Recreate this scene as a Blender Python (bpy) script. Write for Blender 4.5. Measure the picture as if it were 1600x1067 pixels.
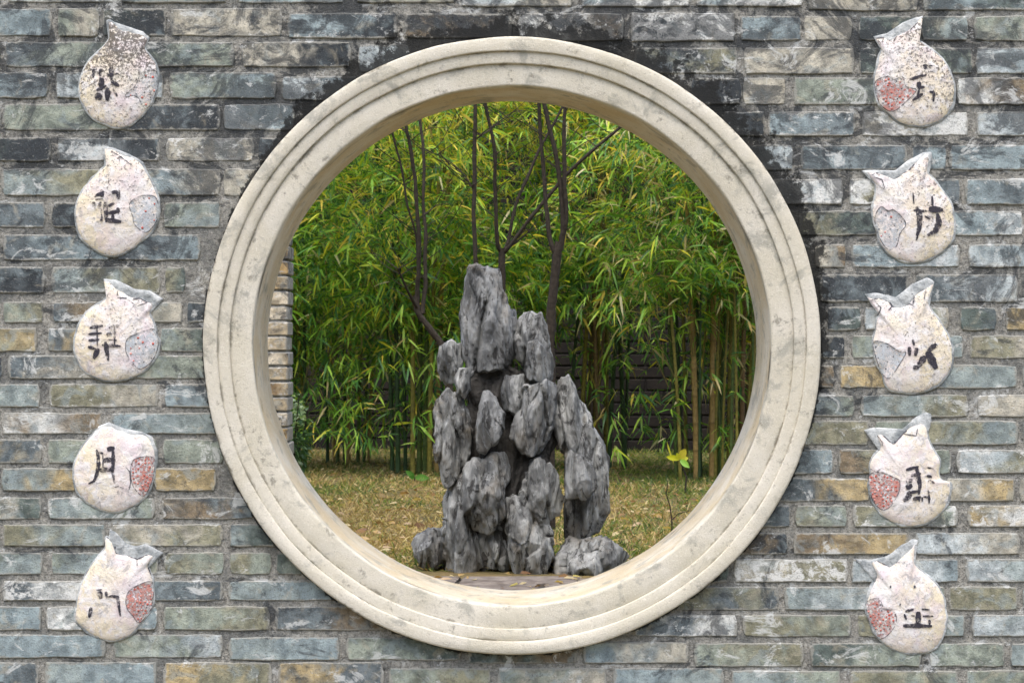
import bpy, bmesh, math, random
import numpy as np
from mathutils import Vector, noise, Matrix

random.seed(7); rng = np.random.default_rng(7)
scene = bpy.context.scene
for o in list(bpy.data.objects): bpy.data.objects.remove(o)
C = scene.collection

# ------------------------------------------------------------------ camera, sky, sun, exposure
CAM_H, CAM_D, F = 0.9, 5.5, 3592.0            # height, distance to the wall face, focal length in photo pixels
cam_d = bpy.data.cameras.new('camera'); cam = bpy.data.objects.new('camera', cam_d); C.objects.link(cam)
cam.location = (0, -CAM_D, CAM_H); cam.rotation_euler = (math.radians(90), 0, 0)
cam_d.sensor_width = 36; cam_d.lens = 36 * F / 1600; cam_d.clip_end = 500; cam_d.clip_start = 0.05
cam_d.dof.use_dof = True; cam_d.dof.focus_distance = 6.6; cam_d.dof.aperture_fstop = 18
scene.camera = cam

SUN_EL, SUN_AZ = math.radians(70), math.radians(-10)     # high veiled sun, azimuth from the camera side
world = bpy.data.worlds.new('World'); scene.world = world; world.use_nodes = True
wn = world.node_tree.nodes; wl = world.node_tree.links
bg = wn['Background']; sky = wn.new('ShaderNodeTexSky'); sky.sky_type = 'NISHITA'; sky.sun_disc = False
sky.sun_elevation = SUN_EL; sky.sun_rotation = math.pi + SUN_AZ * -1
sky.dust_density = 4.0; sky.ozone_density = 0.6; sky.air_density = 1.0
wl.new(sky.outputs[0], bg.inputs[0]); bg.inputs[1].default_value = 0.12
sun_d = bpy.data.lights.new('sun', 'SUN'); sun = bpy.data.objects.new('sun', sun_d); C.objects.link(sun)
sun_d.energy = 1.3; sun_d.angle = math.radians(65); sun_d.color = (1.0, 0.97, 0.92)
sdir = Vector((math.sin(SUN_AZ) * math.cos(SUN_EL), -math.cos(SUN_AZ) * math.cos(SUN_EL), math.sin(SUN_EL)))
sun.rotation_euler = sdir.to_track_quat('Z', 'Y').to_euler(); sun.location = (0, -3, 8)
scene.view_settings.view_transform = 'Standard'; scene.view_settings.look = 'None'
scene.view_settings.gamma = 1.0; scene.view_settings.exposure = 1.22
scene.view_settings.use_curve_mapping = False
scene.cycles.max_bounces = 7; scene.cycles.diffuse_bounces = 3; scene.cycles.transmission_bounces = 4; scene.cycles.transparent_max_bounces = 6
scene.cycles.use_adaptive_sampling = True; scene.cycles.adaptive_threshold = 0.02

# ------------------------------------------------------------------ helpers
K0 = CAM_D / F
def WX(px): return (px - 800) * K0                       # photo pixel -> metres on the wall face
def WZ(py): return CAM_H + (533.5 - py) * K0
def at(px, py, D):                                       # a point D metres from the camera plane
    return Vector(((px - 800) / F * D, D - CAM_D, CAM_H + (533.5 - py) / F * D))
def lin(c):
    return tuple(((v / 255) / 12.92 if v <= 10 else (((v / 255) + .055) / 1.055) ** 2.4) for v in c)
def mesh_obj(name, verts, faces, mat, parent=None, smooth=False, loc=None):
    me = bpy.data.meshes.new(name); me.from_pydata([tuple(v) for v in verts], [], faces)
    if smooth: me.polygons.foreach_set('use_smooth', [True] * len(me.polygons))
    me.update()
    if mat is not None: me.materials.append(mat)
    o = bpy.data.objects.new(name, me); C.objects.link(o)
    if loc is not None: o.location = loc
    if parent is not None: o.parent = parent
    return o
def share(name, me, parent, loc=(0, 0, 0), mat4=None):
    o = bpy.data.objects.new(name, me); C.objects.link(o)
    if mat4 is not None: o.matrix_world = mat4
    else: o.location = loc
    if parent is not None:
        o.parent = parent
    return o
def thing(name, label, cat, loc=(0, 0, 0), group=None):
    o = bpy.data.objects.new(name, None); C.objects.link(o); o.location = loc; o.empty_display_size = .1
    o['label'] = label; o['category'] = cat
    if group: o['group'] = group
    return o
def tag(o, label, cat, group=None):
    o['label'] = label; o['category'] = cat
    if group: o['group'] = group
    return o
def vcol(me, cols, name='col'):
    a = me.color_attributes.new(name, 'FLOAT_COLOR', 'POINT')
    a.data.foreach_set('color', np.asarray(cols, dtype=np.float32).ravel())
def fbm(v, o=4): return noise.fractal(v, 1.0, 2.0, o)

# ------------------------------------------------------------------ material helpers
class NT:
    def __init__(s, name):
        s.m = bpy.data.materials.new(name); s.m.use_nodes = True
        s.n = s.m.node_tree.nodes; s.l = s.m.node_tree.links
        s.b = s.n['Principled BSDF']; s.out = s.n['Material Output']
        s.b.inputs['Specular IOR Level'].default_value = .25
    def new(s, t, **k):
        x = s.n.new(t)
        for a, v in k.items(): setattr(x, a, v)
        return x
    def put(s, sock, v):
        if isinstance(v, bpy.types.NodeSocket): s.l.new(v, sock)
        elif isinstance(v, tuple) and len(v) == 3 and sock.type == 'RGBA': sock.default_value = (*v, 1)
        else: sock.default_value = v
    def math(s, op, a, b=0.0, c=0.0, clamp=False):
        x = s.new('ShaderNodeMath', operation=op, use_clamp=clamp)
        s.put(x.inputs[0], a); s.put(x.inputs[1], b); s.put(x.inputs[2], c); return x.outputs[0]
    def mix(s, f, a, b, mode='MIX'):
        x = s.new('ShaderNodeMix', data_type='RGBA', blend_type=mode); x.clamp_factor = True
        s.put(x.inputs['Factor'], f); s.put(x.inputs['A'], a) if False else None
        ia = [i for i in x.inputs if i.name == 'A' and i.type == 'RGBA'][0]; ib = [i for i in x.inputs if i.name == 'B' and i.type == 'RGBA'][0]
        s.put(x.inputs[0], f); s.put(ia, a); s.put(ib, b)
        return [o for o in x.outputs if o.type == 'RGBA'][0]
    def noise(s, vec, scale, detail=4, rough=.6, dist=0.0):
        x = s.new('ShaderNodeTexNoise'); x.inputs['Scale'].default_value = scale; x.inputs['Detail'].default_value = detail
        x.inputs['Roughness'].default_value = rough; x.inputs['Distortion'].default_value = dist
        if vec is not None: s.l.new(vec, x.inputs['Vector'])
        return x.outputs[0]
    def ramp(s, f, a, b):                                # smoothstep a..b
        x = s.new('ShaderNodeMapRange', interpolation_type='SMOOTHSTEP'); x.clamp = True
        s.put(x.inputs[0], f); s.put(x.inputs[1], a); s.put(x.inputs[2], b); return x.outputs[0]
    def pos(s): return s.new('ShaderNodeNewGeometry').outputs['Position']
    def scaled(s, v, sc, off=(0, 0, 0)):
        x = s.new('ShaderNodeMapping'); s.l.new(v, x.inputs[0]); x.inputs['Scale'].default_value = sc; x.inputs['Location'].default_value = off
        return x.outputs[0]
    def attr(s, name, t='GEOMETRY'): return s.new('ShaderNodeAttribute', attribute_name=name, attribute_type=t)
    def bump(s, h, strength=.5, dist=.003, normal=None):
        x = s.new('ShaderNodeBump'); x.inputs['Strength'].default_value = strength; x.inputs['Distance'].default_value = dist
        s.l.new(h, x.inputs['Height'])
        if normal is not None: s.l.new(normal, x.inputs['Normal'])
        return x.outputs[0]
    def done(s, col, rough=.9, nrm=None):
        s.put(s.b.inputs['Base Color'], col); s.put(s.b.inputs['Roughness'], rough)
        if nrm is not None: s.l.new(nrm, s.b.inputs['Normal'])
        return s.m

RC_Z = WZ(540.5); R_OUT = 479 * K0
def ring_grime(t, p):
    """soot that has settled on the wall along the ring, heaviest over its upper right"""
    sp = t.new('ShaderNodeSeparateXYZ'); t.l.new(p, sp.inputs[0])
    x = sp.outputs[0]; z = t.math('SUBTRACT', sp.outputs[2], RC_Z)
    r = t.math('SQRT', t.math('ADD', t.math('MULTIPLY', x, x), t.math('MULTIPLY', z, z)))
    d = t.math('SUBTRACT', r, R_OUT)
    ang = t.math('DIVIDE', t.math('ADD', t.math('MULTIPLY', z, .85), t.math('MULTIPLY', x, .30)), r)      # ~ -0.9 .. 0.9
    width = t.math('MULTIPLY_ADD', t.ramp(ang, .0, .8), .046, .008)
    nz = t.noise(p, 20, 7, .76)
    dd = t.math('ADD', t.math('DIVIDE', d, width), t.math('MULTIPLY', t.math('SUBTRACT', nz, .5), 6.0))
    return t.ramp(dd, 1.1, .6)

def weathering(t, p, col, k=1.0):
    """stains that run across bricks and joints alike: soot clouds, lime smears, the grime by the ring"""
    n = t.noise(t.scaled(p, (1, 1, 1.25), (2, 0, 6)), 6.5, 6, .72, 1.0)
    top = t.new('ShaderNodeSeparateXYZ'); t.l.new(p, top.inputs[0])
    hi = t.ramp(top.outputs[2], .55, 1.6)                   # upper courses carry more soot
    col = t.mix(t.math('MULTIPLY', t.ramp(t.math('MULTIPLY_ADD', hi, .10, n), .57, .65), .84 * k), col, lin((58, 62, 66)))
    n = t.noise(t.scaled(p, (1, 1, 1.5), (5, 0, 1)), 11, 6, .75, .8)
    col = t.mix(t.math('MULTIPLY', t.ramp(n, .565, .64), .78 * k), col, lin((208, 210, 208)))
    n = t.noise(t.scaled(p, (1, 1, 1), (4, 4, 4)), 210, 2, .7)
    col = t.mix(t.math('MULTIPLY', t.ramp(n, .62, .72), .28), col, lin((190, 190, 184)))
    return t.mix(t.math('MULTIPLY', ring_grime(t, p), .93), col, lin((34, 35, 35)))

def mat_brick():
    t = NT('grey_brick')
    p = t.pos(); g = t.new('ShaderNodeTexCoord').outputs['Generated']
    rnd = t.new('ShaderNodeObjectInfo').outputs['Random']
    comb = t.new('ShaderNodeCombineXYZ'); t.put(comb.inputs[1], t.math('MULTIPLY', rnd, 37.0))
    add = t.new('ShaderNodeVectorMath', operation='ADD'); t.l.new(p, add.inputs[0]); t.l.new(comb.outputs[0], add.inputs[1])
    v = add.outputs[0]
    a = t.attr('tone_a', 'OBJECT').outputs['Color']; b = t.attr('tone_b', 'OBJECT').outputs['Color']
    soot = t.attr('soot', 'OBJECT').outputs['Fac']; lime = t.attr('lime', 'OBJECT').outputs['Fac']
    gs = t.new('ShaderNodeSeparateXYZ'); t.l.new(g, gs.inputs[0])
    n1 = t.noise(v, 13, 4, .58, .6)
    col = t.mix(t.ramp(t.math('MULTIPLY_ADD', t.math('SUBTRACT', n1, .5), 2.4, gs.outputs[0]), .15, .85), a, b)
    n2 = t.noise(v, 30, 5, .62, .3)
    col = t.mix(1.0, col, t.mix(t.ramp(n2, .30, .72), (.58, .60, .61), (1.36, 1.36, 1.34)), 'MULTIPLY')
    n3 = t.noise(v, 20, 3, .55, .8)                         # warm and cool washes
    col = t.mix(t.math('MULTIPLY', t.ramp(n3, .57, .70), .40), col, lin((176, 168, 148)))
    col = t.mix(t.math('MULTIPLY', t.ramp(n3, .47, .34), .45), col, lin((140, 153, 157)))
    n4 = t.noise(t.scaled(v, (1, 1, 1.2), (3, 7, 5)), 17, 6, .70, .8)
    sm = t.ramp(t.math('ADD', n4, t.math('MULTIPLY', t.math('SUBTRACT', soot, .5), .50)), .47, .64)
    col = t.mix(t.math('MULTIPLY', sm, .84), col, lin((54, 58, 62)))
    ex = t.math('ABSOLUTE', t.math('SUBTRACT', gs.outputs[0], .5)); ez = t.math('ABSOLUTE', t.math('SUBTRACT', gs.outputs[2], .5))
    edge = t.math('MAXIMUM', t.ramp(ex, .43, .5), t.ramp(ez, .30, .5))
    n5 = t.noise(t.scaled(v, (1, 1, 1.3), (9, 1, 3)), 28, 6, .75, .5)
    lm = t.ramp(t.math('ADD', t.math('ADD', n5, t.math('MULTIPLY', t.math('SUBTRACT', lime, .5), .42)), t.math('MULTIPLY', edge, .09)), .55, .63)
    col = t.mix(t.math('MULTIPLY', lm, .84), col, lin((216, 217, 214)))
    n6 = t.noise(p, 48, 5, .74)                             # mortar smeared over the arrises
    col = t.mix(t.math('MULTIPLY', t.ramp(t.math('MULTIPLY_ADD', edge, .40, n6), .66, .84), .85), col, lin((148, 147, 140)))
    n7 = t.noise(v, 240, 2, .7); col = t.mix(t.math('MULTIPLY', t.ramp(n7, .56, .68), .55), col, lin((84, 84, 82)))
    n8 = t.noise(t.scaled(v, (1, 1, 1), (6, 3, 8)), 70, 6, .78, .5); col = t.mix(t.math('MULTIPLY', t.ramp(n8, .57, .66), .55), col, lin((92, 92, 88)))
    col = weathering(t, p, col, .85)
    return t.done(col, .92, t.bump(t.math('ADD', n2, t.math('MULTIPLY', n7, .6)), .8, .0035))

def mat_mortar():
    t = NT('lime_mortar'); p = t.pos()
    n = t.noise(p, 90, 6, .72); n2 = t.noise(p, 9, 5, .6, .4); n3 = t.noise(t.scaled(p, (1, 1, 1), (3, 3, 3)), 300, 3, .7)
    col = t.mix(t.ramp(n, .3, .7), lin((118, 118, 114)), lin((192, 189, 180)))
    col = t.mix(t.math('MULTIPLY', t.ramp(n2, .46, .62), .6), col, lin((98, 102, 103)))
    n2b = t.noise(t.scaled(p, (1, 1, 1.4), (8, 3, 1)), 22, 6, .7, .4)
    col = t.mix(t.math('MULTIPLY', t.ramp(n2b, .56, .68), .8), col, lin((60, 60, 60)))
    col = t.mix(t.math('MULTIPLY', t.ramp(n3, .56, .66), .75), col, lin((66, 62, 56)))
    col = weathering(t, p, col)
    h = t.math('ADD', n, t.math('MULTIPLY', n3, .7))
    return t.done(col, .95, t.bump(h, 1.0, .007))

def mat_ring(name, base, warm, warmth):
    t = NT(name); p = t.pos()
    n = t.noise(p, 6, 5, .6, .5); n2 = t.noise(p, 55, 6, .7); n3 = t.noise(p, 330, 3, .7)
    col = t.mix(t.math('MULTIPLY', t.ramp(n, .35, .7), warmth), base, warm)
    col = t.mix(t.math('MULTIPLY', t.ramp(n2, .52, .75), .35), col, lin((214, 210, 198)))
    nb = t.noise(t.scaled(p, (1, 1, 1), (4, 8, 2)), 11, 6, .68, .6)
    col = t.mix(t.math('MULTIPLY', t.ramp(nb, .52, .66), .62), col, lin((140, 140, 132)))
    nc = t.noise(t.scaled(p, (1, 1, 1), (2, 1, 9)), 24, 7, .75, .3)
    col = t.mix(t.math('MULTIPLY', t.ramp(nc, .57, .68), .65), col, lin((104, 100, 90)))
    col = t.mix(t.math('MULTIPLY', t.ramp(n3, .58, .68), .50), col, lin((136, 132, 122)))
    n5 = t.noise(t.scaled(p, (1, 1, 1), (6, 6, 2)), 170, 4, .75)
    col = t.mix(t.math('MULTIPLY', t.ramp(n5, .56, .66), .5), col, lin((232, 228, 218)))
    # grime kept in the grooves and on the outer lip
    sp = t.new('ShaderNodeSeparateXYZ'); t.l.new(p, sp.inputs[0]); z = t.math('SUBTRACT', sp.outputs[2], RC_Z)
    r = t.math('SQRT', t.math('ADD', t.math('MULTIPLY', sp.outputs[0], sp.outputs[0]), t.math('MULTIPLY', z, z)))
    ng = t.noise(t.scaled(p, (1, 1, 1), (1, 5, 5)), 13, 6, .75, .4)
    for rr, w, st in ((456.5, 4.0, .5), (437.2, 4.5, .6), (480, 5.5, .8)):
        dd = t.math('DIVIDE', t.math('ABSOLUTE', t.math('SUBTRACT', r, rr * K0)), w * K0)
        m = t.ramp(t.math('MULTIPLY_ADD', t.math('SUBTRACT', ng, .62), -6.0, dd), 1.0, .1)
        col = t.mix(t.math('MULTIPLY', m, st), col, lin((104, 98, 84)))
    h = t.math('ADD', t.math('MULTIPLY', n2, .9), t.math('MULTIPLY', n3, .7))
    return t.done(col, .9, t.bump(h, .7, .003))

def mat_plain(name, c, var=.25, scale=40, rough=.85, bump=.4, dist=.003, c2=None):
    t = NT(name); p = t.pos(); n = t.noise(p, scale, 6, .68); n2 = t.noise(p, scale * 6, 3, .7)
    c2 = c2 or tuple(v * (1 - var) for v in c)
    col = t.mix(t.ramp(n, .32, .68), c2, c)
    col = t.mix(t.math('MULTIPLY', t.ramp(n2, .58, .72), .4), col, tuple(v * .5 for v in c))
    return t.done(col, rough, t.bump(n, bump, dist))

def mat_plaster(spk):
    t = NT('plaque_plaster'); p = t.pos()
    c = t.attr('col').outputs['Color']
    n = t.noise(p, 38, 6, .7, .5); n2 = t.noise(p, 150, 5, .75); n3 = t.noise(t.scaled(p, (1, 1, 1), (3, 5, 1)), 20, 6, .7, .8)
    col = t.mix(t.math('MULTIPLY', t.ramp(n, .46, .60), .80), c, lin((232, 229, 230)))
    col = t.mix(t.math('MULTIPLY', t.ramp(n3, .52, .64), .50), col, lin((208, 192, 198)))
    al = t.attr('col').outputs['Alpha']                  # soot amount
    sp = t.ramp(t.math('ADD', n2, t.math('MULTIPLY', al, .26)), .62, .72)
    col = t.mix(t.math('MULTIPLY', sp, .85), col, lin((66, 60, 54)))
    nn = t.noise(t.scaled(p, (1, 1, 1), (7, 2, 2)), 30, 8, .80, .8)
    col = t.mix(t.math('MULTIPLY', t.ramp(nn, .53, .62), .62), col, lin((156, 154, 156)))
    n9 = t.noise(t.scaled(p, (1, 1, 1), (2, 2, 7)), 110, 6, .78, .6)
    col = t.mix(t.math('MULTIPLY', t.ramp(n9, .57, .66), .65), col, lin((112, 104, 98)))
    return t.done(col, .85, t.bump(t.math('ADD', n, t.math('MULTIPLY', n2, .7)), .8, .004))

def mat_paint(name, c, lo=.40, hi=.56):
    t = NT(name); p = t.pos(); n = t.noise(p, 120, 6, .75, .3); n2 = t.noise(p, 26, 4, .6)
    f = t.ramp(t.math('ADD', t.math('MULTIPLY', n, .65), t.math('MULTIPLY', n2, .35)), lo, hi)
    tr = t.new('ShaderNodeBsdfTransparent'); mx = t.new('ShaderNodeMixShader')
    t.l.new(t.math('SUBTRACT', 1.0, f), mx.inputs[0]) if False else t.l.new(f, mx.inputs[0])
    t.l.new(t.b.outputs[0], mx.inputs[1]); t.l.new(tr.outputs[0], mx.inputs[2]); t.l.new(mx.outputs[0], t.out.inputs[0])
    t.done(t.mix(n, tuple(v * .7 for v in c), tuple(min(1, v * 1.5) for v in c)), .8)
    return t.m

def mat_leaf(name='bamboo_leaf', trans=.42):
    t = NT(name); c = t.attr('col').outputs['Color']
    n = t.noise(t.pos(), 30, 2, .5)
    col = t.mix(1.0, c, t.mix(n, (.8, .8, .8), (1.2, 1.2, 1.15)), 'MULTIPLY')
    t.done(col, .42); t.b.inputs['Specular IOR Level'].default_value = .45
    tr = t.new('ShaderNodeBsdfTranslucent'); t.l.new(t.mix(1.0, col, (1.15, 1.2, .6), 'MULTIPLY'), tr.inputs[0])
    mx = t.new('ShaderNodeMixShader'); mx.inputs[0].default_value = trans
    t.l.new(t.b.outputs[0], mx.inputs[1]); t.l.new(tr.outputs[0], mx.inputs[2]); t.l.new(mx.outputs[0], t.out.inputs[0])
    return t.m

def mat_rock():
    t = NT('weathered_limestone'); p = t.pos()
    rnd = t.new('ShaderNodeObjectInfo').outputs['Random']
    st = t.scaled(p, (1, 1, .35))
    n = t.noise(st, 11, 6, .66, .6); n2 = t.noise(st, 45, 7, .74, .6); n3 = t.noise(p, 7, 4, .6, .3)
    col = t.mix(t.ramp(n, .32, .68), lin((96, 98, 99)), lin((180, 182, 181)))
    col = t.mix(t.math('MULTIPLY', t.ramp(n2, .54, .72), .65), col, lin((216, 221, 224)))
    col = t.mix(t.math('MULTIPLY', t.ramp(n3, .52, .70), .50), col, lin((128, 116, 96)))
    n4 = t.noise(t.scaled(st, (1, 1, 1), (3, 9, 2)), 26, 7, .72, 1.0)
    col = t.mix(t.math('MULTIPLY', t.ramp(n4, .52, .61), .82), col, lin((42, 41, 41)))
    col = t.mix(1.0, col, t.mix(rnd, (.80, .81, .83), (1.12, 1.12, 1.10)), 'MULTIPLY')
    h = t.math('ADD', t.math('MULTIPLY', n, 1.4), t.math('MULTIPLY', n2, 1.2))
    return t.done(col, .78, t.bump(h, .8, .02))

def mat_ground():
    t = NT('garden_soil'); p = t.pos()
    n = t.noise(p, 3.0, 5, .6, .3); n2 = t.noise(p, 40, 6, .7); n3 = t.noise(p, 14, 5, .65)
    col = t.mix(t.ramp(n, .35, .65), lin((124, 108, 74)), lin((92, 88, 54)))
    col = t.mix(t.math('MULTIPLY', t.ramp(n2, .45, .7), .7), col, lin((92, 76, 54)))
    col = t.mix(t.math('MULTIPLY', t.ramp(n3, .55, .7), .5), col, lin((146, 130, 96)))
    return t.done(col, .95, t.bump(n2, .8, .02))

def mat_vcol(name, rough=.8, scale=60, bump=.4, dist=.004):
    t = NT(name); c = t.attr('col').outputs['Color']; n = t.noise(t.pos(), scale, 5, .7)
    col = t.mix(1.0, c, t.mix(t.ramp(n, .3, .7), (.68, .68, .68), (1.25, 1.25, 1.25)), 'MULTIPLY')
    return t.done(col, rough, t.bump(n, bump, dist))

M = dict(brick=mat_brick(), mortar=mat_mortar(),
         ring=mat_ring('ring_cement', lin((202, 196, 179)), lin((216, 211, 199)), .85),
         reveal=mat_ring('ring_reveal_cement', lin((202, 186, 154)), lin((216, 210, 195)), .9),
         plaster=mat_plaster(0), bed=mat_plain('grey_cement', lin((206, 209, 209)), .45, 22, .95, 1.0, .012, lin((122, 128, 131))),
         ink=mat_paint('black_ink', lin((56, 54, 62)), .47, .63), line=mat_paint('dark_line_paint', lin((78, 78, 84)), .46, .60),
         wash=mat_paint('grey_blue_wash', lin((188, 194, 200)), .38, .58), redwash=mat_paint('red_wash', lin((196, 140, 130)), .40, .54),
         seed=mat_vcol('seed_paint', .7, 160, .3), leaf=mat_leaf(), rock=mat_rock(), ground=mat_ground(),
         culm=mat_vcol('bamboo_culm', .5, 40, .15), bark=mat_plain('tree_bark', lin((66, 59, 51)), .5, 60, .9, .8, .008),
         slab=mat_plain('paving_stone', lin((136, 128, 120)), .35, 18, .9, .8, .008, lin((92, 84, 78))),
         core=mat_plain('dark_rock_mortar', lin((92, 90, 87)), .5, 45, .9, 1.0, .02),
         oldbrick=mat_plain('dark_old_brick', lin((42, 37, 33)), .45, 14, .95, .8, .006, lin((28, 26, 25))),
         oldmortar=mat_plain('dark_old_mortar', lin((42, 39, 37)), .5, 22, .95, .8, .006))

# ------------------------------------------------------------------ ground
def ground():
    v = [(-120, -60, 0), (120, -60, 0), (120, 160, 0), (-120, 160, 0)]
    o = mesh_obj('ground', v, [(0, 1, 2, 3)], M['ground']); o['kind'] = 'structure'; return o
GROUND = ground()

# ------------------------------------------------------------------ the brick wall with its moon window
wall = thing('brick_wall', 'weathered grey brick wall pierced by a round window with a cream ring', 'wall', (0, 0, 0))
WT = 0.335
TONES = dict(B=(139, 152, 156), L=(174, 181, 183), S=(102, 110, 114), G=(140, 147, 136), T=(174, 169, 156), O=(166, 149, 114),
             K=(60, 65, 69), W=(206, 207, 204), E=(141, 151, 150), V=(136, 134, 114), D=(94, 104, 100), N=(132, 118, 98))
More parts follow.
